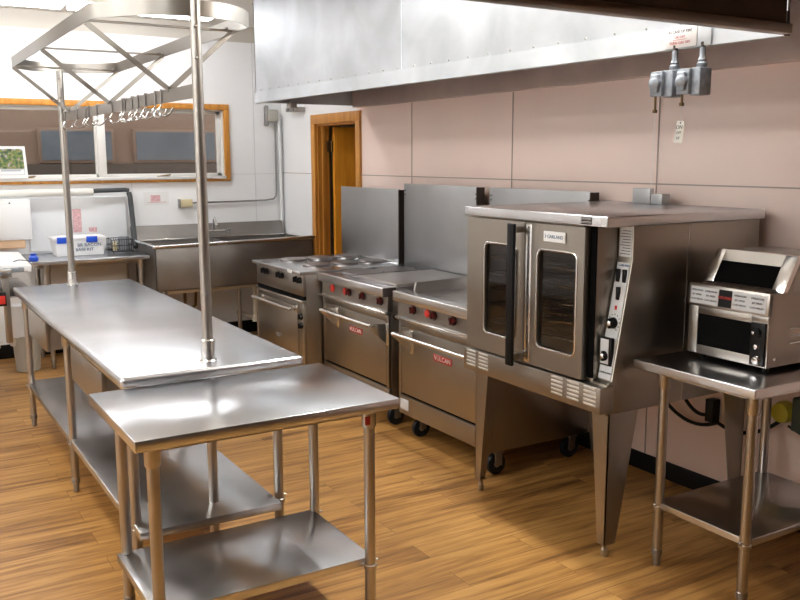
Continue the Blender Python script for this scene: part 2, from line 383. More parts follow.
for y in (1.3, 2.9, 4.5):
    light(-.08, .20, y, y+1.22, 'ceiling fixture over the aisle left of the tables', 'aisle ceiling fixtures', 'lamp_soft')
    light(-1.75, -1.45, y, y+1.22, 'added unseen ceiling fixture in a far left row brightening the hood wall', 'added far left fill fixtures', 'lamp_soft')  # extra unseen row, added to light the wall under the hood

# ------------------------------------------------------------------ exhaust hood over the cooking line
hd = thing('range_hood', 'long galvanised exhaust hood over the ranges and convection oven', 'range hood', (3.1, 4.3, 2.15))
HX, Y0, Y1 = 2.693, 1.94, 6.66
zb = lambda y: 2.143+(y-Y0)/(Y1-Y0)*.033
f = MB().box(HX, HX+.012, Y0, Y1, 2.17, CZ-.002).build('front_panel', M['galv'], hd)
MB().box(HX, W-.004, Y1-.012, Y1, 2.178, CZ-.002).build('end_panel', M['galv'], hd)
l = MB().hexa([(HX-.014, Y0, zb(Y0)), (HX+.02, Y0, zb(Y0)), (HX+.02, Y1+.002, zb(Y1)), (HX-.014, Y1+.002, zb(Y1)),
               (HX-.006, Y0, zb(Y0)+.082), (HX+.012, Y0, zb(Y0)+.082), (HX+.012, Y1+.002, zb(Y1)+.082), (HX-.006, Y1+.002, zb(Y1)+.082)])
l.build('drip_edge', M['galv'], hd)
MB().box(HX-.003, HX, 4.435, 4.45, 2.24, CZ-.002).build('seam_cover', M['galv'], hd)
rv = MB()
for i in range(27):
    y = 2.05+i*.173
    rv.lathe((HX, y, zb(y)+.095), [(.006, 0), (.005, -.003), (.001, -.005)], 8, 'X')
for i in range(12): rv.lathe((HX, 4.36+i*.21, 2.93), [(.007, 0), (.005, -.004), (.001, -.006)], 8, 'X')
rv.build('rivets', M['dull'], hd)
MB().box(W-.07, W-.006, Y0-1.0, Y1-.013, 2.163, 2.9).build('back_panel', M['galv_in'], hd)
MB().box(3.25, W-.07, Y0-1.0, Y1-.013, 2.60, 2.62).build('baffle', M['galv_in'], hd)
MB().prism([(HX+.13, 2.2, 2.9), (HX+.13, 2.2, 2.88), (W-.08, 2.2, 2.45), (W-.08, 2.2, 2.47)], (0, 4.3, 0)).build('filter', M['dull'], hd)
MB().box(2.95, 3.0, Y1-.10, Y1-.012, 2.14, 2.19).build('bracket', M['dull'], hd)

h2 = thing('exhaust_hood', 'dark steel hood overhead in the near right corner of the view', 'range hood', (2.1, 1.5, 2.15))
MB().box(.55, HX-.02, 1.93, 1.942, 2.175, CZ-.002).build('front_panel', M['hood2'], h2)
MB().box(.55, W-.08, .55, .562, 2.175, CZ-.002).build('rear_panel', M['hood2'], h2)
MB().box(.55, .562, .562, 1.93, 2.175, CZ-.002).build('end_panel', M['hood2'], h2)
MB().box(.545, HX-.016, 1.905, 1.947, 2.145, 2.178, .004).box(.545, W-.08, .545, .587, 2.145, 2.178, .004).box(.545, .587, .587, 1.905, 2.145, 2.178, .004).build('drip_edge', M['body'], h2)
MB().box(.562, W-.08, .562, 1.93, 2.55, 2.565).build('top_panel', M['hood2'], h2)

sg = thing('sign', 'small white fire instruction sign on the hood edge above the grey boxes', 'sign', (HX-.02, 2.37, 2.18))
MB().box(HX-.022, HX-.014, 2.30, 2.45, 2.15, 2.225, .001).build('plate', M['paper'], sg)
mb = MB(); q = HX-.0225
text(mb, 'IN CASE OF FIRE', (q, 2.378, 2.208), .0155, **LX)
mb.build('lettering', M['ink'], sg)
mb = MB(); text(mb, 'USE EXIT', (q, 2.378, 2.188), .0125, **LX); text(mb, 'TURN GAS OFF', (q, 2.378, 2.167), .0145, **LX); mb.box(q-.0003, q+.0005, 2.345, 2.41, 2.178, 2.1795)
mb.build('lettering', M['inkred'], sg)
MB().box(HX-.02, HX-.014, 2.235, 2.298, 2.146, 2.225, .001).build('bracket', M['galv'], sg)

def switch_box(y, label, long_pin, tagged):
    t = thing('pull_switch', label, 'pull switch', (HX-.01, y, 2.06), None)
    x = HX-.015
    bd = MB().box(x-.035, x+.03, y-.035, y+.018, 1.968, 2.068, .007).build('body', M['cast'], t)
    MB().box(x-.05, x-.033, y+.004, y+.062, 1.972, 2.066, .004).build('flange', M['cast'], t)
    MB().lathe((x-.05, y+.033, 2.02), [(.026, 0), (.025, -.012), (.012, -.022), (.001, -.024)], 20, 'X').box(x-.064, x-.05, y+.013, y+.053, 1.985, 2.055, .011, 3).build('cover', M['cast'], t)
    MB().box(x-.03, x+.012, y-.004, y+.0635, 1.975, 2.06, .004).build('rear_box', M['cast'], t)
    MB().lathe((x, y-.012, 2.066), [(.016, 0), (.02, .006), (.02, .018), (.013, .024), (.016, .03), (.011, .04), (.011, .075)], 18).build('conduit_fitting', M['cast'], t)
    MB().cyl((x, y-.012, 2.115), (x, y-.012, 2.16), .009, seg=14).build('conduit', M['iron'], t)
    d = .05 if long_pin else .03
    MB().cyl((x-.045, y+.036, 1.972), (x-.045, y+.036, 1.972-d), .0045, seg=10).cyl((x-.045, y+.036, 1.972-d), (x-.045, y+.036, 1.960-d), .009, seg=10).build('plunger', M['brass'], t)
    MB().cyl((x-.045, y+.036, 1.962-d), (x-.045, y+.036, 1.962-d-(.08 if tagged else .35)), .0009, seg=6).build('cord', M['paper'], t)
    return t
switch_box(2.415, 'left grey cast pull switch under the hood with a long dangling cord', True, False)
switch_box(2.285, 'right grey cast pull switch under the hood with a paper tag cord', False, True)
tg = thing('paper_tag', 'small cream tag with drawings hanging from the right pull switch', 'tag', (HX-.06, 2.335, 1.84))
MB().hexa([(HX-.061, 2.312, 1.792), (HX-.0595, 2.312, 1.792), (HX-.0595, 2.352, 1.797), (HX-.061, 2.352, 1.797), (HX-.061, 2.302, 1.872), (HX-.0595, 2.302, 1.872), (HX-.0595, 2.338, 1.877), (HX-.061, 2.338, 1.877)]).build('card', M['foam'], tg)
mb = MB(); text(mb, 'ON', (HX-.0614, 2.326, 1.852), .02, (0, -1, 0), (0, -.15, 1), .0003); text(mb, 'OFF', (HX-.0614, 2.328, 1.832), .014, (0, -1, 0), (0, -.15, 1), .0003); text(mb, 'HI', (HX-.0614, 2.331, 1.812), .016, (0, -1, 0), (0, -.15, 1), .0003)
mb.lathe((HX-.061, 2.321, 1.868), [(.0035, .0), (.0035, -.0005), (.001, -.0006)], 10, 'X').build('lettering', M['ink'], tg)

# ------------------------------------------------------------------ tubular legged tables
def leg(x, y, ztop, parent, r=.0205, collar=True):
    m = MB().cyl((x, y, .05), (x, y, ztop), r)
    if collar: m.lathe((x, y, 0), [(r+.0035, ztop-.075), (r+.006, ztop-.07), (r+.006, ztop)], 20)
    o = m.build('leg', M['tube'], parent)
    MB().lathe((x, y, 0), [(.012, 0), (.016, .004), (.016, .05), (r+.002, .052), (r+.002, .075), (r*.9, .08)], 18).build('foot', M['dull'], o)
    return o
def shelf(x0, x1, y0, y1, z, parent, mat, legs, th=.03):
    m = MB().box(x0, x1, y0, y1, z-th, z, .003)
    o = m.build('shelf', mat, parent)
    for x, y in legs:
        s = -1 if x < (x0+x1)/2 else 1
        MB().lathe((x, y, 0), [(.024, z-th-.006), (.026, z-th-.004), (.026, z-th+.01), (.0235, z-th+.012)], 18).lathe((x+s*.020, y, z-th/2+.004), [(.005, 0), (.005, s*.012), (.002, s*.014)], 8, 'X').build('shelf_collar', M['tube'], o)
    return o

# long island table
T1 = thing('steel_island_table', 'long stainless island table with undershelf and pot rack posts rising through it', 'table', (1.14, 4.77, 0))
x0, x1, y0, y1 = .765, 1.535, 3.335, 6.205
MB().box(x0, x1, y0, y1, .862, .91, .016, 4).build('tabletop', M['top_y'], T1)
MB().box(x0+.07, x1-.07, y0+.1, y1-.1, .83, .862).build('underframe', M['tube'], T1)
L1 = [(.815, 6.03), (.815, 4.675), (.815, 3.41), (1.435, 6.03), (1.435, 4.675), (1.435, 3.41)]
for x, y in L1: leg(x, y, .862, T1)
shelf(.80, 1.40, 3.30, 6.10, .293, T1, M['top_y'], L1, .034)
for a, b in ((5.19, 5.80), (3.80, 4.47)):
    m = MB().box(.815, 1.32, a+.02, b-.02, .665, .83, .003)
    d = m.build('drawer_housing', M['dull'], T1)
    g = MB().box(.792, .815, a, b, .66, .845, .004).build('drawer', M['door'], T1)
    MB().box(.786, .792, a+.02, b-.02, .832, .842, .002).build('grip_lip', M['tube'], g)

# small prep table in front
T2 = thing('steel_prep_table', 'short stainless prep table in the foreground butted against the island', 'table', (1.12, 2.99, 0))
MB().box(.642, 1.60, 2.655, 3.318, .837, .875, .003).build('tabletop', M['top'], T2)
MB().box(.72, 1.52, 2.75, 3.22, .80, .837).build('underframe', M['tube'], T2)
L2 = [(.712, 2.725), (1.51, 2.725), (.735, 3.25), (1.53, 3.25)]
for x, y in L2: leg(x, y, .838, T2)
shelf(.70, 1.525, 2.735, 3.262, .25, T2, M['top'], L2, .034)
mb = MB().box(1.478, 1.50, 2.695, 2.70, .78, .812, .002); mb.build('leg_sticker', M['red'], T2)

# side table for the toaster
T3 = thing('steel_side_table', 'stainless side table right of the convection oven carrying the conveyor toaster', 'table', (3.15, 2.29, 0))
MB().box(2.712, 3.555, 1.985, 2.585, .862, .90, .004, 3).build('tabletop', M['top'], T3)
MB().box(2.80, 3.50, 2.05, 2.52, .83, .862).build('underframe', M['tube'], T3)
L3 = [(2.785, 2.475), (2.775, 2.035), (3.47, 2.475), (3.47, 2.035)]
for x, y in L3: leg(x, y, .863, T3)
shelf(2.775, 3.485, 2.02, 2.49, .29, T3, M['top'], L3, .03)

# ------------------------------------------------------------------ pot rack
PR = thing('pot_rack', 'stainless pot rack frame on two posts standing on the island table', 'pot rack', (1.15, 4.75, .91))
pa, pb = (1.155, 3.457), (1.12, 6.08)
for x, y in (pa, pb):
    p = MB().cyl((x, y, .912), (x, y, 2.40 if y < 5 else 2.30), .0215, seg=24).build('post', M['tube'], PR)
    MB().lathe((x, y, 0), [(.034, .911), (.036, .915), (.031, .921), (.032, .94), (.0285, .97), (.0285, 1.0), (.0235, 1.004)], 26).build('flange', M['bright'], p)
    for z in (1.2, 2.13, 2.25): MB().lathe((x-.01, y-.017, z), [(.006, 0), (.006, -.009), (.002, -.011)], 8, 'Y').build('bolt', M['dull'], p)
# lower length of each post between table and floor
for x, y in (pa, pb): leg(x, y, .862, T1)
# loop band
zb0, zb1 = 2.288, 2.35
xl, xr, ya, yb = .812, 1.44, 3.72, 5.87
pts = []
def arc(p0, p1, bow, n=14, pw=1.0):
    out = []
    for i in range(n+1):
        t = i/n; k = 1-abs(2*t-1)**2.6
        out.append((p0[0]+(p1[0]-p0[0])*t, p0[1]+(p1[1]-p0[1])*t+bow*k))
    return out
pts += arc((xl, ya), (xr, ya-.10), -.215)            # near end
pts += [(xr+.004, ya+.02)]
pts += [(xr, yb)]
pts += arc((xr, yb), (xl, yb), .21)[1:]
band = MB().strip(pts, .005, zb0, zb1, True).build('band', M['rack'], PR)
hz0, hz1 = 1.982, 2.037
barx = lambda y: 1.155-(y-3.477)/(6.07-3.477)*.031
MB().hexa([(1.152, pa[1]+.02, hz0), (1.158, pa[1]+.02, hz0), (1.127, 6.07, hz0), (1.121, 6.07, hz0), (1.152, pa[1]+.02, hz1), (1.158, pa[1]+.02, hz1), (1.127, 6.07, hz1), (1.121, 6.07, hz1)], .001).build('hook_bar', M['rack'], PR)
for y in (5.87, 4.86, 3.82):
    MB().cyl((xl, y, zb0+.01), (xr, y, zb0+.01), .0055, seg=10).build('cross_bar', M['rack'], PR)
    for xx in (xl+.004, xr-.004):
        MB().bar((xx, y, zb0+.002), (barx(y), y, hz1-.004), .022, .005, up=(0, 1, 0)).build('brace', M['rack'], PR)
ps = MB()
for y in (5.87, 4.86, 3.82): ps.lathe((xr-.03, y-.005, zb0+.016), [(.012, 0), (.012, .006), (.004, .008)], 10)
ps.build('nut', M['dull'], PR)
# hooks
def hook(y):
    x = barx(y)
    root = thing('pot_hook', 'steel pot hook on the lower bar of the hanging rack', 'hook', (x, y, hz0), 'pot hooks on the rack bar')
    MB().box(x-.008, x-.0035, y-.009, y+.009, hz0-.012, hz1+.006, .001).box(x-.008, x+.008, y-.009, y+.009, hz1+.002, hz1+.006, .001).build('clip', M['dull'], root)
    p = []
    for i in range(15):
        a = math.radians(100-i*20); p.append((x-.004-.032+.032*math.cos(math.radians(0))+.034*math.sin(math.radians(i*15))*0, y, 0))
    pts = [(x-.006, y, hz0-.008)]
    for i in range(13):
        a = math.radians(90+i*15)
        pts.append((x-.004+.030*math.cos(a)*.9+.0, y, hz0-.034+.026*math.sin(a)))
    pts.append((x+.034, y, hz0-.014))
    pts2 = [(x-.006, y, hz0-.006), (x-.014, y, hz0-.018), (x-.022, y, hz0-.03), (x-.02, y, hz0-.043), (x-.008, y, hz0-.053), (x+.008, y, hz0-.055), (x+.024, y, hz0-.048), (x+.036, y, hz0-.034), (x+.042, y, hz0-.022), (x+.046, y, hz0-.017)]
    MB().tube(pts2, .0034, 8).build('hook', M['chrome'], root)
    return root
h0 = hook(5.99)
def dup(r, loc, label=None):
    c = r.copy(); C.objects.link(c); c.location = loc
    if label: c['label'] = label
    for ch in list(r.children):
        k = ch.copy(); C.objects.link(k); k.parent = c
        for g in list(ch.children):
            d = g.copy(); C.objects.link(d); d.parent = k
    return c
HY = (5.64, 5.41, 5.33, 5.13, 4.79, 4.59, 4.54, 4.41, 4.30, 4.18, 4.02, 3.93)
for y in HY: dup(h0, (barx(y), y, hz0))

# ------------------------------------------------------------------ castor helper
def castor(x, y, parent, r=.06):
    c = MB().lathe((x, y, r), [(r*.55, -.016), (r*.96, -.015), (r, -.009), (r, .009), (r*.96, .015), (r*.55, .016)], 28, 'Y').build('castor', M['rubber'], parent)
    MB().lathe((x, y, r), [(.001, -.021), (.012, -.021), (.02, -.017), (.02, .017), (.012, .021), (.001, .021)], 16, 'Y').build('hub', M['tube'], c)
    MB().box(x-.02, x+.03, y-.024, y-.019, r-.01, 2*r+.008, .002).box(x-.02, x+.03, y+.019, y+.024, r-.01, 2*r+.008, .002).box(x-.022, x+.04, y-.03, y+.03, 2*r+.004, 2*r+.012, .002).build('fork', M['dull'], c)

def knob(x, y, z, parent, mat, dial=None, r=.021):
    k = MB().lathe((x, y, z), [(r, 0), (r, -.008), (r*.86, -.016), (r*.8, -.02), (.002, -.021)], 20, 'X').box(x-.03, x-.018, y-.0045, y+.0045, z-r*.85, z+r*.85, .002).build('knob', mat, parent)
    if dial:
        MB().lathe((x+.001, y, z), [(r*1.25, 0), (r*1.25, -.003), (.002, -.0035)], 22, 'X').build('dial', dial, k)
    return k

# ------------------------------------------------------------------ the two red badged ranges
def gas_range(ya, yb, label, knobs, badge, style, hy, top_z=.925, splash=(1.55,)):
    t = thing('gas_range', label, 'range', (3.2, (ya+yb)/2, 0))
    X, XB = 2.80, 3.53
    MB().box(X+.02, XB, ya, yb, .135, .86, .004).build('body', M['body'], t)
    MB().box(X+.0, X+.03, ya, yb, .135, .258, .003).build('base_panel', M['door'], t)
    if style == 'griddle':
        MB().box(X-.002, X, yb-.115, yb-.02, .165, .235, .001).build('rating_label', M['label'], t)
    MB().box(X+.012, X+.02, ya+.004, yb-.004, .25, .28).build('gap_shade', M['dark'], t)
    dr = MB().box(X, X+.03, ya+.03, yb-.03, .272, .70, .004).build('oven_door', M['door'], t)
    MB().box(X, X+.02, ya, ya+.026, .262, .74, .003).box(X, X+.02, yb-.026, yb, .262, .74, .003).build('side_trim', M['body'], t)
    MB().box(X+.004, X+.02, ya+.026, yb-.026, .702, .745, .002).build('top_rail', M['door'], t)
    # triangular handle brackets and bar
    for y in hy:
        MB().prism([(X+.002, y-.006, .685), (X-.13, y-.006, .697), (X-.145, y-.006, .685), (X-.135, y-.006, .668), (X+.002, y-.006, .545)], (0, .012, 0), .001).prism([(X-.001, y-.02, .545), (X-.001, y-.02, .70), (X+.002, y-.02, .70), (X+.002, y-.02, .545)], (0, .04, 0)).build('handle_bracket', M['bright'], dr)
    MB().cyl((X-.132, hy[0]-.012, .684), (X-.132, hy[1]+.012, .684), .0115, seg=16).build('handle', M['bright'], dr)
    yc = badge
    bg = MB().box(X-.004, X, yc-.095, yc+.095, .552, .594, .0015).build('badge', M['red'], dr)
    mb = MB(); text(mb, 'VULCAN', (X-.0045, yc, .573), .040, sx=1.08, **LX); mb.build('lettering', M['paper'], bg)
    # ledge under the control panel
    MB().prism([(X-.03, ya, .748), (X-.03, ya, .762), (X-.022, ya, .768), (X+.02, ya, .772), (X+.02, ya, .742)], (0, yb-ya, 0), .001).build('ledge', M['bright'], t)
    cp = MB().hexa([(X-.006, ya, .768), (X+.03, ya, .768), (X+.03, yb, .768), (X-.006, yb, .768), (X+.0, ya, .862), (X+.03, ya, .862), (X+.03, yb, .862), (X+.0, yb, .862)]).build('control_panel', M['body'], t)
    for y, kind in knobs:
        if kind == 'plug':
            MB().lathe((X-.003, y, .824), [(.03, 0), (.03, -.006), (.024, -.009), (.001, -.01)], 22, 'X').build('dial', M['redlit'], cp)
        elif kind == 'lit':
            MB().lathe((X-.003, y, .826), [(.025, 0), (.025, -.006), (.018, -.012), (.001, -.013)], 22, 'X').build('dial', M['redlit'], cp)
        else: knob(X-.003, y, .825, cp, M['darkred'], M['black'], .024)
        mk = MB(); mk.box(X-.0045, X-.003, y+.05, y+.053, .815, .84)
        mk.box(X-.0045, X-.003, y+.047, y+.056, .826, .829).build('mark', M['ink'], cp)
    # front cap rail
    MB().box(X-.045, X+.06, ya-.002, yb+.002, .862, top_z, .006, 3).build('front_rail', M['bright'] if style == 'griddle' else M['top'], t)
    MB().box(X-.044, X+.055, ya-.006, ya-.001, .865, top_z-.004).build('rail_end', M['iron'], t)
    MB().lathe((X+.05, ya-.001, .73), [(.018, 0), (.018, -.012), (.004, -.014)], 16, 'Y').build('hinge_cap', M['black'], t)
    if style == 'griddle':
        MB().box(X+.06, XB-.02, ya, yb, .86, .897, .003).build('griddle_plate', M['griddle'], t)
        MB().hexa([(X+.10, yb-.022, .89), (X+.10, yb, .89), (XB-.03, yb, .89), (XB-.03, yb-.022, .89), (X+.12, yb-.022, .965), (X+.12, yb, .965), (XB-.03, yb, .985), (XB-.03, yb-.022, .985)], .002).hexa([(X+.10, ya, .89), (X+.10, ya+.022, .89), (XB-.03, ya+.022, .89), (XB-.03, ya, .89), (X+.12, ya, .965), (X+.12, ya+.022, .965), (XB-.03, ya+.022, .985), (XB-.03, ya, .985)], .002).box(XB-.04, XB-.02, ya, yb, .89, .985, .002).build('side_guard', M['griddle'], t)
        MB().box(X+.06, X+.085, ya+.01, yb-.01, .885, .915, .002).build('grease_rail', M['bright'], t)
    else:
        MB().box(X+.06, XB-.02, ya, yb, .86, .915, .003).build('cooktop', M['plate'], t)
        MB().box(X+.075, XB-.04, ya+.02, ya+.54, .912, .938, .004).build('griddle_plate', M['griddle'], t)
        for cx in (X+.22, X+.50):
            hp = MB().lathe((cx, yb-.2, .0), [(.152, .914), (.152, .928), (.146, .934), (.03, .935), (.001, .935)], 40).build('hotplate', M['plate'], t)
            MB().lathe((cx, yb-.2, .0), [(.162, .914), (.162, .918), (.154, .919)], 40).build('ring', M['bright'], hp)
    # riser
    sp = MB().box(XB-.03, XB-.022, ya+.0, yb-.0, top_z-.02, splash[0], .002).build('splash_panel', M['splash'], t)
    MB().box(XB-.045, XB+.02, ya-.008, ya, .86, splash[0]-.004).box(XB-.022, XB+.02, ya, yb, .86, splash[0]-.02).build('splash_frame', M['iron'], sp)
    bb = MB()
    for z in (1.47, 1.50): bb.lathe((XB-.0305, yb-.02, z), [(.006, 0), (.005, -.004), (.001, -.005)], 8, 'X').lathe((XB-.0305, ya+.02, z), [(.006, 0), (.005, -.004), (.001, -.005)], 8, 'X')
    bb.build('screws', M['ink'], sp)
    for x in (X+.07, XB-.12):
        for y in (ya+.03, yb-.15): castor(x, y, t)
    return t
gas_range(4.785, 5.735, 'gas range with hot plates and red badge, middle of the three ranges', [(5.569, 'plug'), (5.375, 'lit'), (5.315, 'k'), (5.122, 'k'), (4.878, 'k')], 5.228, 'plates', (4.80, 5.50))
gas_range(3.70, 4.655, 'gas range with sunken griddle top and red badge beside the convection oven', [(4.474, 'k'), (4.316, 'lit'), (4.245, 'k'), (4.044, 'k')], 4.156, 'griddle', (3.76, 4.50))

# ------------------------------------------------------------------ round plate electric range
R1 = thing('electric_range', 'steel range with six round hot plates nearest the sink', 'range', (3.1, 6.2, 0))
X, ya, yb, XB = 2.66, 5.765, 6.66, 3.53
MB().box(X+.02, XB, ya, yb, .15, .905, .004).build('body', M['body'], R1)
MB().box(X-.035, XB, ya-.012, yb+.012, .905, .93, .005, 3).build('cooktop', M['top'], R1)
cp = MB().box(X-.002, X+.02, ya, yb, .745, .905, .003).build('control_panel', M['body'], R1)
MB().box(X-.02, X+.02, ya, yb, .70, .716, .003).build('ledge', M['bright'], R1)
MB().box(X+.005, X+.02, ya, yb, .716, .745).build('vent_gap_shade', M['dark'], R1)
for y in (6.47, 6.17, 5.85):
    for d in (-.034, .034): knob(X-.002, y+d, .860, cp, M['black'], r=.024)
MB().box(X-.036, X-.033, 5.89, 5.97, .907, .928).build('sticker', M['paper'], R1)
dr = MB().box(X-.004, X+.02, ya+.115, yb-.01, .20, .66, .004).build('oven_door', M['door'], R1)
for y in (5.90, 6.53):
    MB().box(X-.07, X-.004, y-.009, y+.009, .632, .652, .003).box(X-.008, X-.003, y-.03, y+.03, .615, .668, .002).build('handle_bracket', M['bright'], dr)
MB().cyl((X-.065, 5.85, .642), (X-.065, 6.61, .642), .0125, seg=16).build('handle', M['bright'], dr)
sc = MB().box(X-.002, X+.02, ya, ya+.11, .20, .695, .003).build('side_panel', M['door'], R1)
for z in (.592, .525): knob(X-.002, ya+.042, z, sc, M['black'], r=.024)
bg = MB().box(X-.008, X-.004, 6.19, 6.28, .365, .40, .0015).build('badge', M['dull'], dr)
mb = MB(); text(mb, 'LANG', (X-.0085, 6.235, .383), .026, **LX); mb.build('lettering', M['bright'], bg)
for cx in (2.88, 3.12, 3.36):
    for cy in (6.00, 6.42):
        hp = MB().lathe((cx, cy, 0), [(.108, .93), (.108, .946), (.102, .951), (.03, .952), (.001, .952)], 36).build('hotplate', M['plate'], R1)
        MB().lathe((cx, cy, 0), [(.116, .93), (.116, .934), (.109, .935)], 36).build('ring', M['bright'], hp)
sp = MB().box(XB-.04, XB-.03, ya+.025, yb+.10, .93, 1.505, .002).build('splash_panel', M['splash'], R1)
MB().box(XB-.05, XB+.015, ya+.012, ya+.025, .93, 1.50).box(XB-.03, XB+.015, ya+.025, yb+.09, .93, 1.49).build('splash_frame', M['iron'], sp)
MB().box(XB-.06, XB-.04, ya+.02, yb+.012, .93, .944, .003).build('rear_rail', M['bright'], R1)
for x in (X+.08, XB-.10):
    for y in (ya+.07, yb-.07): MB().lathe((x, y, 0), [(.022, 0), (.022, .02), (.016, .03), (.018, .15)], 16).build('leg', M['tube'], R1)

# ------------------------------------------------------------------ convection oven on tall legs
OV = thing('convection_oven', 'large double door convection oven on tall tapered steel legs', 'oven', (3.05, 3.12, 0))
XF, ya, yb, XB = 2.585, 2.628, 3.60, 3.545
yc0 = 2.72                                    # right edge of the doors / left edge of control column
MB().box(XF+.03, XB, yc0, 2.77, .655, 1.458, .003).box(XF+.03, XB, 3.56, yb, .655, 1.458, .003).box(XF+.03, XB, 2.77, 3.56, .655, .85).box(XF+.03, XB, 2.77, 3.56, 1.40, 1.458).box(XF+.70, XB, 2.77, 3.56, .85, 1.40).build('body', M['door'], OV)
MB().box(XF+.032, XF+.69, 2.771, 2.776, .851, 1.399).box(XF+.032, XF+.69, 3.554, 3.559, .851, 1.399).box(XF+.032, XF+.69, 2.776, 3.554, .851, .856).box(XF+.032, XF+.69, 2.776, 3.554, 1.394, 1.399).box(XF+.69, XF+.698, 2.772, 3.558, .852, 1.398).build('cavity_liner', M['enamel'], OV)
for z in (.93, 1.01, 1.09, 1.17, 1.25, 1.33):
    g = MB().tube([(XF+.05, 2.79, z), (XF+.05, 3.54, z), (XF+.62, 3.54, z), (XF+.62, 2.79, z), (XF+.05, 2.79, z)], .004, 6)
    for i in range(20): g.cyl((XF+.05, 2.82+i*.0363, z), (XF+.62, 2.82+i*.0363, z), .0022, seg=6)
    for i in range(3): g.cyl((XF+.18+i*.15, 2.79, z-.004), (XF+.18+i*.15, 3.54, z-.004), .003, seg=6)
    g.build('oven_rack', M['chrome'], OV)
# side compartment, its front leaning back towards the top
MB().prism([(XF+.02, ya, .655), (XF+.02, ya, .79), (XF+.05, ya, .80), (XF+.145, ya, 1.31), (XF+.145, ya, 1.458), (XB, ya, 1.458), (XB, ya, .655)], (0, yc0-.004-ya, 0), .002).build('side_compartment', M['door'], OV)
MB().box(XF+.48, XF+.486, ya-.002, ya, .66, 1.455).build('side_seam', M['bright'], OV)
MB().box(XF-.025, XB+.01, ya-.018, yb+.012, 1.458, 1.503, .005, 3).build('lid', M['top'], OV)
# badge stickers on lid edge
MB().box(XF-.0265, XF-.025, 2.70, 2.765, 1.465, 1.497).build('lid_sticker', M['iron'], OV)
MB().box(XF-.0265, XF-.025, 2.616, 2.645, 1.463, 1.499).build('lid_label', M['label'], OV)
mb = MB(); text(mb, 'INTERTEK', (XF-.0268, 2.7325, 1.488), .012, **LX); text(mb, 'SANITATION', (XF-.0268, 2.7325, 1.474), .010, **LX); mb.build('lettering', M['label'], OV)
# lower louvred trim
tr = MB().box(XF-.02, XF+.06, ya-.005, yb+.015, .668, .782, .003).build('vent_trim', M['door'], OV)
for c in (3.548, 3.445, 2.895, 2.79, 2.685):
    mb = MB()
    for k in range(5):
        z = .698+k*.0185-.004
        mb.hexa([(XF-.0205, c-.037, z), (XF-.0205, c+.037, z), (XF-.02, c+.037, z), (XF-.02, c-.037, z), (XF-.026, c-.034, z+.009), (XF-.026, c+.034, z+.009), (XF-.02, c+.037, z+.0095), (XF-.02, c-.037, z+.0095)])
    mb.build('louvre_panel', M['louvre'], tr)
# cavity walls behind the glass
def door(a, b, wa, wb, name_lab):
    z0, z1, wz0_, wz1_ = .79, 1.45, .885, 1.335
    x0, x1 = XF-.012, XF+.022
    o = MB()
    # frame with rounded window opening made of one swept ring
    bm = o.bm
    def ring(x, outer):
        if outer:
            n = 8; pts = []
            for (cy, cz, a0) in ((b, z1, 0), (a, z1, 90), (a, z0, 180), (b, z0, 270)):
                for i in range(n): pts.append((cy, cz))
            return [bm.verts.new((x, p[0]+(.0), p[1])) for p in pts]
        r = .03; pts = []
        for (cy, cz, a0) in ((wb-r, wz1_-r, 0), (wa+r, wz1_-r, 90), (wa+r, wz0_+r, 180), (wb-r, wz0_+r, 270)):
            for i in range(8):
                q = math.radians(a0+90*i/7); pts.append((cy+r*math.cos(q), cz+r*math.sin(q)))
        return [bm.verts.new((x, p[0], p[1])) for p in pts]
    FO, FI, BO, BI = ring(x0, True), ring(x0, False), ring(x1, True), ring(x1, False)
    n = len(FI)
    for A, B in ((FO, FI), (FI, BI), (BI, BO), (BO, FO)):
        for i in range(n):
            j = (i+1) % n
            try: bm.faces.new([A[i], A[j], B[j], B[i]])
            except ValueError: pass
    bmesh.ops.remove_doubles(bm, verts=bm.verts, dist=1e-5); bmesh.ops.dissolve_degenerate(bm, edges=bm.edges, dist=1e-6); bmesh.ops.recalc_face_normals(bm, faces=bm.faces)
    d = o.build('door', M['door'], OV)
    # bright window gasket
    g = MB(); r = .03; P = []
    for (cy, cz, a0) in ((wb-r, wz1_-r, 0), (wa+r, wz1_-r, 90), (wa+r, wz0_+r, 180), (wb-r, wz0_+r, 270)):
        for i in range(8):
            q = math.radians(a0+90*i/7); P.append((x0-.001, cy+r*math.cos(q), cz+r*math.sin(q)))
    P.append(P[0]); g.tube(P, .0055, 8).build('window_rim', M['bright'], d)
    gl = MB().box(x0+.012, x0+.016, wa-.002, wb+.002, wz0_-.002, wz1_+.002).build('window_glass', M['ovenglass'], d)
    return d
dl = door(3.145, 3.60, 3.205, 3.455, 'left')
drr = door(2.752, 3.138, 2.795, 3.055, 'right')
MB().box(XF-.014, XF-.010, 3.10, 3.138, .80, 1.44, .001).build('edge_strip', M['bright'], drr)
hb_ = MB().box(XF-.075, XF-.055, 3.157, 3.205, .775, 1.445, .006, 3).build('handle', M['black'], dl)
for z in (.80, 1.40): MB().box(XF-.058, XF-.012, 3.17, 3.20, z, z+.03, .003).build('handle_mount', M['body'], hb_)
bg = MB().box(XF-.019, XF-.012, 2.868, 3.012, 1.373, 1.42, .0035, 3).build('badge', M['paper'], drr)
mb = MB(); text(mb, 'GARLAND', (XF-.0195, 2.932, 1.396), .0225, sx=1.0, **LX)
mb.prism([(XF-.0195, 3.0, 1.408), (XF-.0195, 2.99, 1.397), (XF-.0195, 3.0, 1.386), (XF-.0195, 2.996, 1.397)], (-.0006, 0, 0)).build('lettering', M['inkblue'], bg)
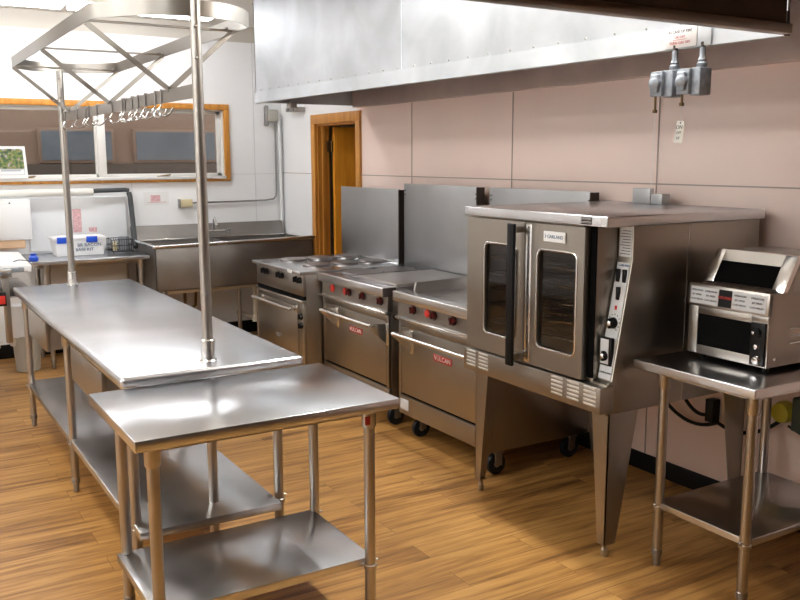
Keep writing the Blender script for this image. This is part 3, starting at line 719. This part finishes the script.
# control plate on the leaning face
def onface(z): return XF+.05+(z-.80)/(1.31-.80)*.095
upv = Vector((.095, 0, .51)).normalized()
cpn = MB().hexa([(onface(.805)-.004, ya+.008, .805), (onface(.805)+.004, ya+.008, .805), (onface(.805)+.004, yc0-.012, .805), (onface(.805)-.004, yc0-.012, .805),
                 (onface(1.30)-.004, ya+.008, 1.30), (onface(1.30)+.004, ya+.008, 1.30), (onface(1.30)+.004, yc0-.012, 1.30), (onface(1.30)-.004, yc0-.012, 1.30)]).build('control_panel', M['label'], OV)
for z, y in ((1.245, 2.69), (1.245, 2.653), (1.17, 2.673)):
    MB().box(onface(z)-.012, onface(z)-.002, y-.010, y+.010, z-.028, z+.028, .002).build('rocker_switch', M['black'], cpn)
def big_knob(z, y, r=.024):
    k = MB().lathe((onface(z)-.004, y, z), [(r, 0), (r, -.012), (r*.8, -.02), (.001, -.021)], 22, 'X').box(onface(z)-.036, onface(z)-.02, y-.006, y+.006, z-r*.9, z+r*.9, .003).build('knob', M['black'], cpn)
    MB().lathe((onface(z)-.026, y+.0, z), [(.012, 0), (.012, -.012), (.008, -.014), (.001, -.015)], 14, 'X').build('knob_cap', M['chrome'], k)
big_knob(1.045, 2.672)
MB().box(onface(.92)-.02, onface(.92)-.002, 2.642, 2.706, .862, .985, .003).build('timer_plate', M['black'], cpn)
MB().box(onface(.92)-.0225, onface(.92)-.0195, 2.656, 2.704, .87, .978, .002).build('timer_face', M['label'], cpn)
big_knob(.905, 2.679)
mb = MB(); text(mb, 'GARLAND', (onface(1.288)-.0048, 2.668, 1.288), .0135, (0, -1, 0), upv); mb.build('lettering', M['inkblue'], cpn)
mb = MB(); text(mb, 'COOK & HOLD', (onface(.83)-.0048, 2.668, .832), .010, (0, -1, 0), upv)
for i in range(11):
    a = math.radians(-140+28*i); y, z = 2.672-.033*math.sin(a), 1.045+.036*math.cos(a); mb.box(onface(z)-.005, onface(z)-.0035, y-.0025, y+.0025, z-.0025, z+.0025)
mb.build('markings', M['ink'], cpn)
MB().box(onface(1.11)-.006, onface(1.11)-.003, 2.668, 2.680, 1.10, 1.118).build('indicator', M['redlit'], cpn)
lp = MB().box(XF+.1435, XF+.146, 2.636, 2.706, 1.325, 1.452).build('data_label', M['label'], OV)
mb = MB()
for i in range(9): mb.box(XF+.1428, XF+.1436, 2.642, 2.700-(i % 3)*.006, 1.336+i*.0122, 1.339+i*.0122)
mb.build('fine_print', M['ink'], lp)
MB().box(XF+.024, XF+.03, yc0, 2.80, .80, 1.455).build('door_gap_shade', M['dark'], OV)
# flue on top
MB().box(3.455, 3.485, 3.225, 3.345, 1.503, 1.582, .002).box(3.46, 3.52, 3.15, 3.225, 1.503, 1.555, .002).build('flue_box', M['splash'], OV)
# legs
for (x, sx) in ((XF+.045, 1), (XB-.02, -1)):
    for (y, sy) in ((ya+.005, 1), (yb-.005, -1)):
        m = MB()
        wt, wb_ = .14 if sx > 0 else .13, .045
        m.prism([(x, y, .668), (x, y+sy*wt*.75, .668), (x, y+sy*wb_, .06), (x, y, .06)], (sx*.006, 0, 0))
        m.prism([(x, y, .668), (x+sx*wt*1.25, y, .668), (x+sx*(wb_+.02), y, .06), (x, y, .06)], (0, sy*.006, 0))
        m.prism([(x+sx*.006, y+sy*.006, .062), (x+sx*.05, y+sy*.006, .062), (x+sx*.05, y+sy*.04, .062), (x+sx*.006, y+sy*.04, .062)], (0, 0, .004))
        o = m.build('leg', M['door'], OV)
        MB().lathe((x+sx*.024, y+sy*.022, 0), [(.013, 0), (.015, .004), (.015, .035), (.012, .038), (.012, .065)], 14).build('foot', M['tube'], o)

# ------------------------------------------------------------------ conveyor toaster
TO = thing('conveyor_toaster', 'steel conveyor toaster with black openings on the right side table', 'toaster', (3.2, 2.31, .90))
X, ya, yb, z0 = 2.95, 2.118, 2.502, .922
MB().box(X, 3.46, ya, yb, z0, 1.215, .003).build('body', M['body'], TO)
MB().box(X-.006, X+.0, 2.455, yb, z0+.004, 1.125, .001).box(X-.006, X, ya+.075, 2.455, 1.095, 1.125, .001).box(X-.006, X, ya+.075, 2.455, z0+.006, .962, .001).box(X-.006, X, ya, ya+.075, 1.105, 1.125, .001).build('front_frame', M['tube'], TO)
MB().box(X-.003, X+.001, ya+.07, 2.457, .96, 1.097).build('front_opening_shade', M['dark'], TO)
cb = MB().box(X-.010, X, ya+.008, ya+.073, z0+.006, 1.10, .002).build('control_box', M['black'], TO)
for z, r in ((1.062, .015), (1.005, .009), (.95, .014)):
    MB().lathe((X-.010, ya+.04, z), [(r*1.3, 0), (r, -.004), (r, -.012), (.001, -.014)], 16, 'X').build('knob', M['black'] if z > 1.05 else M['chrome'], cb)
MB().lathe((X-.022, ya+.05, 1.06), [(.006, 0), (.006, -.006), (.001, -.007)], 12, 'X').build('pointer', M['chrome'], cb)
ip = MB().hexa([(X-.010, ya, 1.13), (X+.01, ya, 1.13), (X+.01, yb+.006, 1.13), (X-.010, yb+.006, 1.13), (X-.004, ya, 1.218), (X+.016, ya, 1.218), (X+.016, yb+.006, 1.218), (X-.004, yb+.006, 1.218)], .001).build('instruction_panel', M['tube'], TO)
def strip(a, b, m, nm):
    return MB().hexa([(X-.0115, a, 1.138), (X-.008, a, 1.138), (X-.008, b, 1.138), (X-.0115, b, 1.138), (X-.0065, a, 1.208), (X-.003, a, 1.208), (X-.003, b, 1.208), (X-.0065, b, 1.208)]).build(nm, m, ip)
la = strip(2.355, 2.495, M['label'], 'instruction_label'); bk = strip(2.29, 2.352, M['black'], 'badge'); lb = strip(ya+.012, 2.287, M['label'], 'instruction_label')
up2 = (.005, 0, .07)
mb = MB(); text(mb, 'HOLMAN', (X-.0096, 2.321, 1.176), .0175, (0, -1, 0), up2, sx=.92); mb.build('lettering', M['redlit'], bk)
for par, cols in ((la, (2.462, 2.392)), (lb, (2.25, 2.17))):
    mb = MB()
    for c in cols:
        for j, s in enumerate(('OPERATION', 'SET SPEED', 'LOAD BREAD')): text(mb, s, (X-.0098+(1-j)*.001, c, 1.193-j*.0185), .0105, (0, -1, 0), up2, depth=.0006)
    mb.build('lettering', M['ink'], par)
# loading chute
ch = MB()
zt = 1.355
for a, b in ((ya, ya+.055), (yb-.045, yb)):
    ch.prism([(X+.075, a, 1.215), (X+.155, a, zt), (X+.185, a, zt), (X+.105, a, 1.215)], (0, b-a, 0), .001)
ch.prism([(X+.13, ya+.05, 1.31), (X+.155, ya+.05, zt), (X+.185, ya+.05, zt), (X+.16, ya+.05, 1.31)], (0, yb-ya-.09, 0))
ch.build('chute_frame', M['bright'], TO)
MB().prism([(X+.09, ya+.05, 1.216), (X+.145, ya+.05, 1.312), (X+.15, ya+.05, 1.312), (X+.095, ya+.05, 1.216)], (0, yb-ya-.09, 0)).build('chute_opening_shade', M['dark'], TO)
MB().prism([(X+.18, ya, zt), (X+.18, ya, 1.20), (3.46, ya, 1.20), (3.46, ya, zt-.01)], (0, yb-ya, 0), .002).build('rear_cover', M['body'], TO)
MB().prism([(X+.106, ya, 1.215), (X+.184, ya, zt-.002), (X+.2, ya, zt-.002), (X+.2, ya, 1.215)], (0, .004, 0)).build('cheek_plate', M['body'], TO)
bl = MB().box(X+.012, X+.105, ya+.03, yb-.03, 1.212, 1.219, .001)
for i in range(9): bl.cyl((X+.018+i*.0105, ya+.03, 1.221), (X+.018+i*.0105, yb-.03, 1.221), .0028, seg=8)
for i in range(12): bl.box(X+.012, X+.105, ya+.04+i*.0278, ya+.043+i*.0278, 1.219, 1.225)
bl.build('belt', M['belt'], TO)
mb = MB()
for k in range(3): mb.hexa([(X+.13, ya-.0005, 1.005+k*.03), (X+.22, ya-.0005, 1.005+k*.03), (X+.22, ya+.001, 1.005+k*.03), (X+.13, ya+.001, 1.005+k*.03), (X+.13, ya-.006, 1.015+k*.03), (X+.22, ya-.006, 1.015+k*.03), (X+.22, ya+.001, 1.017+k*.03), (X+.13, ya+.001, 1.017+k*.03)])
mb.build('side_louvres', M['bright'], TO)
MB().lathe((X+.045, ya, .955), [(.008, 0), (.007, -.004), (.001, -.006)], 12, 'Y').build('screw', M['bright'], TO)
for x in (X+.05, 3.40):
    for y in (ya+.04, yb-.04): MB().cyl((x, y, .9005), (x, y, z0+.001), .014, seg=14).build('foot', M['black'], TO)

# ------------------------------------------------------------------ wall power behind the side table
oc = thing('cord_connector', 'yellow cord connector on the wall under the side table', 'plug', (3.56, 2.47, .56))
MB().lathe((3.618, 2.47, .56), [(.05, 0), (.052, -.03), (.045, -.06), (.03, -.066), (.001, -.067)], 24, 'X').build('plug_body', M['yellow'], oc)
MB().box(3.575, 3.60, 2.445, 2.495, .52, .54, .003).build('collar', M['black'], oc)
tag(MB().box(3.53, W-.002, 2.22, 2.39, .50, .66, .008).build('junction_box', M['green'], None, (3.57, 2.3, .5)), 'dark green electrical box on the wall at the far right', 'electrical box')
tag(MB().box(3.56, W-.002, 2.845, 2.895, .41, .53, .006).build('outlet_box', M['black'], None, (3.59, 2.87, .41)), 'black outlet box on the wall between oven and side table legs', 'outlet')
def curve(a, b, sag, n=18):
    a, b = Vector(a), Vector(b); return [a.lerp(b, i/n)-Vector((0, 0, sag*(1-(2*i/n-1)**2))) for i in range(n+1)]
tag(MB().tube(curve((3.57, 3.22, .50), (3.57, 2.82, .42), .075), .0095, 10).tube(curve((3.57, 2.82, .42), (3.57, 2.46, .53), .06), .0095, 10).build('power_cord', M['rubber'], None, (3.57, 2.9, .4)), 'thick black cord sagging low along the wall to the yellow connector', 'cord')
tag(MB().tube(curve((3.575, 3.12, .62), (3.575, 2.90, .44), .06), .0095, 10).build('power_cord', M['rubber'], None, (3.57, 3.0, .5)), 'shorter black cord dropping from behind the oven to the black outlet', 'cord')
tag(MB().tube(curve((3.59, 2.44, .50), (3.59, 2.05, .54), .05), .006, 10).build('power_cord', M['rubber'], None, (3.59, 2.3, .5)), 'thin black cord looping right of the yellow connector', 'cord')

# ------------------------------------------------------------------ sink on the back wall
SK = thing('kitchen_sink', 'long stainless two faced pot sink against the back wall', 'sink', (2.8, 7.9, 0))
xa, xb, yf, yk = 2.06, 3.585, 7.50, D-.004
zr = 1.0
m = MB()
m.box(xa+.015, xb-.01, yf+.02, yf+.03, .60, zr-.01, .002)                           # front apron
m.box(xa+.015, xa+.025, yf+.02, yk-.1, .60, zr-.01).box(xb-.02, xb-.01, yf+.02, yk-.1, .60, zr-.01)
m.box(xa+.015, xb-.01, yk-.12, yk-.11, .60, zr-.01).box(xa+.02, xb-.015, yf+.02, yk-.11, .60, .61)
m.box((xa+xb)/2-.02, (xa+xb)/2+.02, yf+.03, yk-.12, .61, zr-.02, .005)
m.build('basin', M['sink'], SK)
rim = MB().tube([(xa, yk-.1, zr+.005), (xa, yf, zr-.008), (xb, yf, zr+.012)], .014, 12).box(xa, xb, yf, yf+.03, zr-.015, zr, .004).box(xa-.005, xa+.03, yf, yk-.1, zr-.012, zr, .003).box(xb-.03, xb, yf, yk-.1, zr-.012, zr, .003).box(xa, xb, yk-.13, yk-.06, zr-.012, zr, .003)
rim.build('rim', M['bright'], SK)
MB().hexa([(xa, yk-.07, zr-.02), (xb, yk-.07, zr-.02), (xb, yk-.06, zr-.02), (xa, yk-.06, zr-.02), (xa, yk-.02, 1.12), (xb, yk-.02, 1.12), (xb, yk, 1.12), (xa, yk, 1.12)]).box(xa, xb, yk-.022, yk, 1.105, 1.122, .002).build('backsplash', M['sink'], SK)
for x in (xa+.10, xb-.55, xb-.1):
    for y in (yf+.08, yk-.2):
        MB().cyl((x, y, .0), (x, y, .60), .02).lathe((x, y, 0), [(.024, .0), (.024, .05), (.02, .055)], 16).build('leg', M['tube'], SK)
MB().tube([(3.09, 7.8, .60), (3.09, 7.8, .24), (3.09, 8.1, .22), (3.09, D, .22)], .022, 12).lathe((3.09, 7.8, 0), [(.03, .20), (.03, .26)], 16).tube([(3.28, 7.8, .60), (3.28, 7.8, .30), (3.09, 7.8, .26)], .02, 12).lathe((3.09, 7.8, 0), [(.05, .56), (.05, .6)], 18).build('drain_pipe', M['pvc'], SK)
MB().tube([(2.50, 8.1, .60), (2.50, 8.1, .38), (2.52, 8.1, .34), (2.56, 8.1, .33), (2.60, 8.1, .36), (2.61, 8.1, .50), (2.61, D, .50)], .014, 10).lathe((2.5, 8.1, 0), [(.035, .575), (.035, .6)], 18).build('drain_trap', M['brass'], SK)
MB().box(2.2, 3.2, 7.6, 7.62, .56, .60, .002).build('lower_rail', M['pvc'], SK)
fc = thing('faucet', 'chrome wall mounted faucet above the sink with two cross handles', 'faucet', (2.83, 8.2, 1.05))
MB().cyl((2.70, 8.175, 1.05), (2.97, 8.175, 1.05), .014, seg=14).cyl((2.72, 8.175, 1.05), (2.72, D-.02, 1.05), .013).cyl((2.95, 8.175, 1.05), (2.95, D-.02, 1.05), .013).lathe((2.72, D-.03, 1.05), [(.028, 0), (.03, -.008), (.014, -.012)], 16, 'Y').lathe((2.95, D-.03, 1.05), [(.028, 0), (.03, -.008), (.014, -.012)], 16, 'Y').build('body', M['chrome'], fc)
MB().tube([(2.835, 8.175, 1.06), (2.835, 8.17, 1.12), (2.828, 8.15, 1.165), (2.82, 8.10, 1.185), (2.80, 8.02, 1.165), (2.79, 7.96, 1.12)], .010, 12).build('spout', M['chrome'], fc)
for x in (2.70, 2.97):
    h = MB().cyl((x, 8.175, 1.05), (x, 8.14, 1.062), .012, seg=12).lathe((x, 8.135, 1.062), [(.016, .006), (.018, 0), (.012, -.01), (.001, -.011)], 14, 'Y')
    h.bar((x-.035, 8.128, 1.062), (x+.035, 8.128, 1.066), .009, .009).bar((x, 8.128, 1.03), (x, 8.128, 1.095), .009, .009, (0, 1, 0)).build('handle', M['chrome'], fc)

# back wall fittings
ob = thing('outlet_box', 'cream outlet box on the wall above the sink left of the near rack post', 'outlet', (2.60, D-.03, 1.30))
MB().box(2.535, 2.655, D-.055, D-.001, 1.285, 1.36, .004).build('box', M['beige'], ob)
MB().box(2.525, 2.54, D-.06, D-.001, 1.28, 1.363, .003).build('side_flange', M['dull'], ob)
tag(MB().tube([(2.66, D-.025, 1.325), (2.72, D-.022, 1.325), (3.0, D-.022, 1.325), (3.42, D-.022, 1.33), (3.50, D-.022, 1.34), (3.53, D-.022, 1.37), (3.535, D-.022, 1.42), (3.535, D-.022, 1.60), (3.535, D-.022, 2.085)], .008, 10).build('conduit', M['dull'], None, (3.1, D-.02, 1.33)), 'thin grey conduit running right from the cream outlet box', 'conduit')
cpipe = thing('corner_pipe', 'slim white pipe running up the room corner left of the door', 'pipe', (3.585, D-.035, 1.12))
MB().cyl((3.585, D-.035, 1.12), (3.575, D-.035, 2.14), .015, seg=14).build('pipe', M['white'], cpipe)
MB().lathe((3.58, D-.035, 0), [(.019, 1.80), (.021, 1.805), (.021, 1.855), (.019, 1.86)], 14).build('coupling', M['white'], cpipe)
jb = thing('junction_box', 'grey oval electrical box high on the wall beside the hood corner', 'electrical box', (3.5, D-.05, 2.1))
MB().box(3.445, 3.56, D-.075, D-.001, 2.10, 2.22, .02, 4).build('box', M['bin'], jb)
MB().box(3.425, 3.46, D-.06, D-.001, 2.06, 2.26, .015, 3).build('side_cover', M['dull'], jb)
sb = thing('pipe_bracket', 'small perforated steel bracket above the white corner pipe', 'bracket', (3.56, 7.9, 2.17))
MB().box(3.53, W-.003, 7.72, 7.98, 2.185, 2.222, .003).build('strip', M['dull'], sb)
mb = MB(); mb.lathe((3.5295, 7.80, 2.203), [(.012, 0), (.012, -.001), (.001, -.0015)], 12, 'X').lathe((3.5295, 7.92, 2.203), [(.012, 0), (.012, -.001), (.001, -.0015)], 12, 'X').build('holes', M['ink'], sb)
nt_ = thing('paper_notice', 'small paper notice with pink print on the wall above the sink', 'notice', (2.32, D-.003, 1.38))
MB().box(2.205, 2.44, D-.003, D-.001, 1.312, 1.435).build('paper', M['paper'], nt_)
MB().box(2.27, 2.36, D-.0038, D-.003, 1.345, 1.405).box(2.24, 2.42, D-.0038, D-.003, 1.335, 1.341).build('print', M['pink'], nt_)

# ------------------------------------------------------------------ dish table left of the sink
T4 = thing('dish_table', 'stainless dish table left of the sink holding the storage box', 'table', (1.5, 7.9, 0))
MB().box(1.075, 2.045, 7.58, D-.014, .885, .918, .004, 3).build('tabletop', M['top'], T4)
MB().box(1.15, 1.98, 7.66, D-.08, .85, .885).build('underframe', M['tube'], T4)
L4 = [(1.22, 7.66), (1.985, 7.66), (1.22, 8.18), (1.985, 8.18)]
for x, y in L4: leg(x, y, .886, T4)
tag(MB().box(1.25, 1.95, 8.02, 8.06, .10, .84, .004).build('upright_panel', M['wall_low'], None, (1.6, 8.04, .1)), 'brownish upright panel under the dish table', 'board')  # plain beige panel set upright below the tabletop

bx = thing('storage_box', 'clear plastic storage box with blue latches on the dish table', 'box', (1.58, 7.95, .92))
MB().hexa([(1.335, 7.85, .92), (1.72, 7.85, .92), (1.72, 8.07, .92), (1.335, 8.07, .92), (1.32, 7.83, 1.06), (1.735, 7.83, 1.06), (1.735, 8.09, 1.06), (1.32, 8.09, 1.06)], .006).build('tub', M['bag'], bx)
MB().box(1.305, 1.745, 7.815, 8.105, 1.06, 1.082, .006).build('lid', M['white'], bx)
for x in (1.38, 1.62): MB().box(x-.045, x+.045, 7.806, 7.832, 1.035, 1.086, .004).build('latch', M['blue'], bx)
mb = MB(); text(mb, 'BR BACON', (1.60, 7.829, 1.012), .040, **LY); text(mb, 'BASE KIT', (1.56, 7.836, .972), .038, **LY); mb.build('handwriting', M['inkblue'], bx)

wb = thing('wire_basket', 'black wire basket holding small kitchen items on the dish table', 'basket', (1.90, 7.98, .92))
m = MB(); bx0, bx1, by0, by1, bz0, bz1 = 1.80, 1.985, 7.86, 8.08, .935, 1.04
for z in (bz0, bz1, (bz0+bz1)/2): m.tube([(bx0, by0, z), (bx1, by0, z), (bx1, by1, z), (bx0, by1, z), (bx0, by0, z)], .0035, 6)
for i in range(10):
    x = bx0+(bx1-bx0)*i/9; m.cyl((x, by0, bz0), (x, by0, bz1), .0022, seg=6).cyl((x, by1, bz0), (x, by1, bz1), .0022, seg=6).cyl((x, by0, bz0), (x, by1, bz0), .0022, seg=6)
for i in range(8):
    y = by0+(by1-by0)*i/7; m.cyl((bx0, y, bz0), (bx0, y, bz1), .0022, seg=6).cyl((bx1, y, bz0), (bx1, y, bz1), .0022, seg=6)
for x in (bx0+.01, bx1-.01):
    for y in (by0+.01, by1-.01): m.cyl((x, y, .9185), (x, y, bz0), .003, seg=6)
m.build('wire_frame', M['black'], wb)
tag(MB().lathe((1.93, 7.99, .94), [(.035, 0), (.045, .005), (.045, .115), (.03, .12), (.001, .121)], 20).build('jar', M['cast'], None, (1.93, 7.99, .94)), 'dark grey round lidded jar inside the wire basket', 'jar')
tag(MB().lathe((1.835, 7.92, .94), [(.02, 0), (.022, .004), (.022, .06), (.012, .07), (.012, .085), (.001, .086)], 16).build('bottle', M['beige'], None, (1.835, 7.92, .94)), 'small tan bottle at the left end of the wire basket', 'bottle')

# white board, foam tubes
WBD = tag(MB().box(1.19, 2.03, D-.030, D-.002, .94, 1.40, .003).build('white_board', M['sheet'], None, (1.6, D, .94)), 'glossy white board on the wall behind the storage box', 'board')
tag(MB().box(1.555, 1.63, D-.0315, D-.0300, 1.09, 1.30).box(1.69, 1.76, D-.0315, D-.0300, 1.09, 1.13).build('poster', M['pink'], None, (1.6, D-.03, 1.1)), 'faded pink printed sheet on the white board behind the rear post', 'poster')
ft = thing('foam_pipe_cover', 'long white foam tube under the window with charcoal foam end', 'pipe cover', (1.4, D-.06, 1.45))
MB().cyl((.45, D-.07, 1.452), (1.735, D-.07, 1.450), .032, seg=18).build('white_sleeve', M['foam'], ft)
MB().tube([(1.73, D-.07, 1.458), (1.78, D-.07, 1.460), (2.02, D-.07, 1.463), (2.055, D-.07, 1.455)], .020, 14).build('charcoal_sleeve', M['greyfoam'], ft)
MB().tube([(2.052, D-.07, 1.44), (2.062, D-.075, 1.40), (2.070, D-.09, 1.2), (2.062, D-.16, 1.02), (2.052, D-.22, .945)], .023, 14).build('down_sleeve', M['greyfoam'], ft)

# paper towel dispenser
pd = thing('paper_towel_dispenser', 'white paper towel dispenser on the back wall at the left edge', 'dispenser', (.95, D-.1, 1.05))
MB().box(.70, 1.185, D-.20, D-.001, 1.06, 1.405, .008).build('cabinet', M['white'], pd)
MB().box(.71, 1.18, D-.206, D-.20, 1.075, 1.35, .003).build('front_cover', M['white'], pd)
MB().lathe((1.02, D-.206, 1.375), [(.007, 0), (.006, -.003), (.001, -.004)], 12, 'Y').build('lock', M['ink'], pd)
MB().box(.75, 1.13, D-.19, D-.08, .985, 1.058, .015, 3).build('paper_towel', M['towel'], pd)

# film wrapping machine at left
WM = thing('wrapping_machine', 'film wrapping machine with white tray and grey arm at the left edge', 'machine', (.88, 7.1, 0))
MB().hexa([(.55, 6.86, .965), (.985, 6.86, .925), (.985, 7.45, .975), (.55, 7.45, 1.015), (.55, 6.86, 1.0), (.985, 6.86, .975), (.985, 7.45, 1.02), (.55, 7.45, 1.05)], .008).build('tray', M['white'], WM)
MB().box(.775, .82, 6.82, 6.86, .42, .93, .004).box(.70, .84, 6.80, 6.85, .90, .96, .004).build('arm', M['tube'], WM)
MB().box(.79, .93, 6.84, 6.90, .93, .965, .004).lathe((.82, 6.80, .93), [(.012, 0), (.012, -.012), (.001, -.014)], 12, 'Y').lathe((.77, 6.80, .93), [(.012, 0), (.012, -.012), (.001, -.014)], 12, 'Y').build('clamp', M['cast'], WM)
MB().box(.735, .79, 6.78, 6.82, .70, .80, .004).build('switch_housing', M['black'], WM)
MB().box(.742, .782, 6.772, 6.78, .715, .775, .003).build('red_button', M['redlit'], WM)
MB().box(.45, .96, 6.90, 7.46, .80, .815, .002).box(.45, .96, 6.90, 7.46, .74, .75, .002).build('wire_shelf', M['dull'], WM)
MB().box(.45, .75, 7.0, 7.4, .35, .80, .005).build('cabinet', M['white'], WM)
for x in (.47, .70):
    for y in (6.93, 7.44): MB().cyl((x, y, 0), (x, y, .97), .012, seg=12).build('leg', M['tube'], WM)
tag(MB().tube([(.86, 6.83, 1.012), (.90, 6.84, 1.02), (.95, 6.85, 1.012), (1.0, 6.87, .995), (1.03, 6.95, .985)], .003, 8).build('wire', M['black'], None, (.95, 6.85, 1.0)), 'thin black wire curving across the white tray', 'wire')
tag(MB().lathe((1.115, 7.63, .921), [(.03, 0), (.038, .008), (.038, .03), (.022, .045), (.028, .06), (.001, .064)], 14).build('cap', M['blue'], None, (1.11, 7.6, .92)), 'blue plastic cap on the left corner of the dish table', 'cap')

# waste bin with bag
WB = thing('waste_bin', 'grey waste bin with a white bag near the wall behind the island', 'waste bin', (1.03, 7.72, 0))
MB().lathe((1.03, 7.72, 0), [(.085, 0), (.093, .004), (.112, .28), (.12, .285), (.12, .305), (.112, .306), (.105, .28), (.02, .26)], 30).build('bucket', M['bin'], WB)
MB().lathe((1.0, 7.74, 0), [(.095, .22), (.108, .28), (.125, .30), (.118, .40), (.105, .50), (.10, .555), (.06, .53), (.03, .45)], 30).build('bag', M['bag'], WB)

# calendar on the sill
CA = thing('calendar', 'white framed garden picture standing on the window sill at left', 'picture', (1.1, D-.05, 1.575))
MB().hexa([(.93, D-.06, 1.579), (1.205, D-.06, 1.579), (1.205, D-.052, 1.579), (.93, D-.052, 1.579), (.93, D-.035, 1.852), (1.195, D-.035, 1.852), (1.195, D-.028, 1.852), (.93, D-.028, 1.852)]).build('card', M['paper'], CA)
yy = lambda z: D-.060+(z-1.579)/.273*.025
MB().hexa([(.95, yy(1.66)-.001, 1.66), (1.18, yy(1.66)-.001, 1.66), (1.18, yy(1.66)+.001, 1.66), (.95, yy(1.66)+.001, 1.66), (.95, yy(1.83)-.001, 1.83), (1.175, yy(1.83)-.001, 1.83), (1.175, yy(1.83)+.001, 1.83), (.95, yy(1.83)+.001, 1.83)]).build('photograph', M['picture'], CA)
mb = MB()
for z in (1.61, 1.655): mb.box(.96, 1.18, yy(z)-.0015, yy(z), z-.001, z+.001)
mb.box(.96, .962, yy(1.63)-.003, yy(1.63), 1.61, 1.655).box(1.178, 1.18, yy(1.63)-.003, yy(1.63), 1.61, 1.655).box(.99, 1.15, yy(1.645)-.0015, yy(1.645), 1.641, 1.646)
mb.build('border', M['inkblue'], CA)

# ------------------------------------------------------------------ world, camera
wd = bpy.data.worlds.new('World'); bpy.context.scene.world = wd; wd.use_nodes = True
bg = wd.node_tree.nodes['Background']; bg.inputs[0].default_value = (.78, .76, .74, 1); bg.inputs[1].default_value = 2.4

f, yaw, pit, rol = 875.66, 0.543035, 0.160400, -0.00293
cy, sy = math.cos(yaw), math.sin(yaw)
fwd = Vector((sy*math.cos(pit), cy*math.cos(pit), -math.sin(pit))); right = Vector((cy, -sy, 0)); up = right.cross(fwd)
c, s = math.cos(rol), math.sin(rol)
r_ = c*right+s*up; u_ = -s*right+c*up
cd = bpy.data.cameras.new('camera'); cam = bpy.data.objects.new('camera', cd); C.objects.link(cam)
mw = Matrix((r_, u_, -fwd)).transposed().to_4x4(); mw.translation = Vector((0, 0, 1.74)); cam.matrix_world = mw
cd.sensor_width = 36; cd.lens = f/800*36; cd.clip_start = .05; cd.clip_end = 100
bpy.context.scene.camera = cam
vs = bpy.context.scene.view_settings
vs.view_transform = 'Standard'; vs.look = 'None'; vs.gamma = 1; vs.exposure = 0.62; vs.use_curve_mapping = False
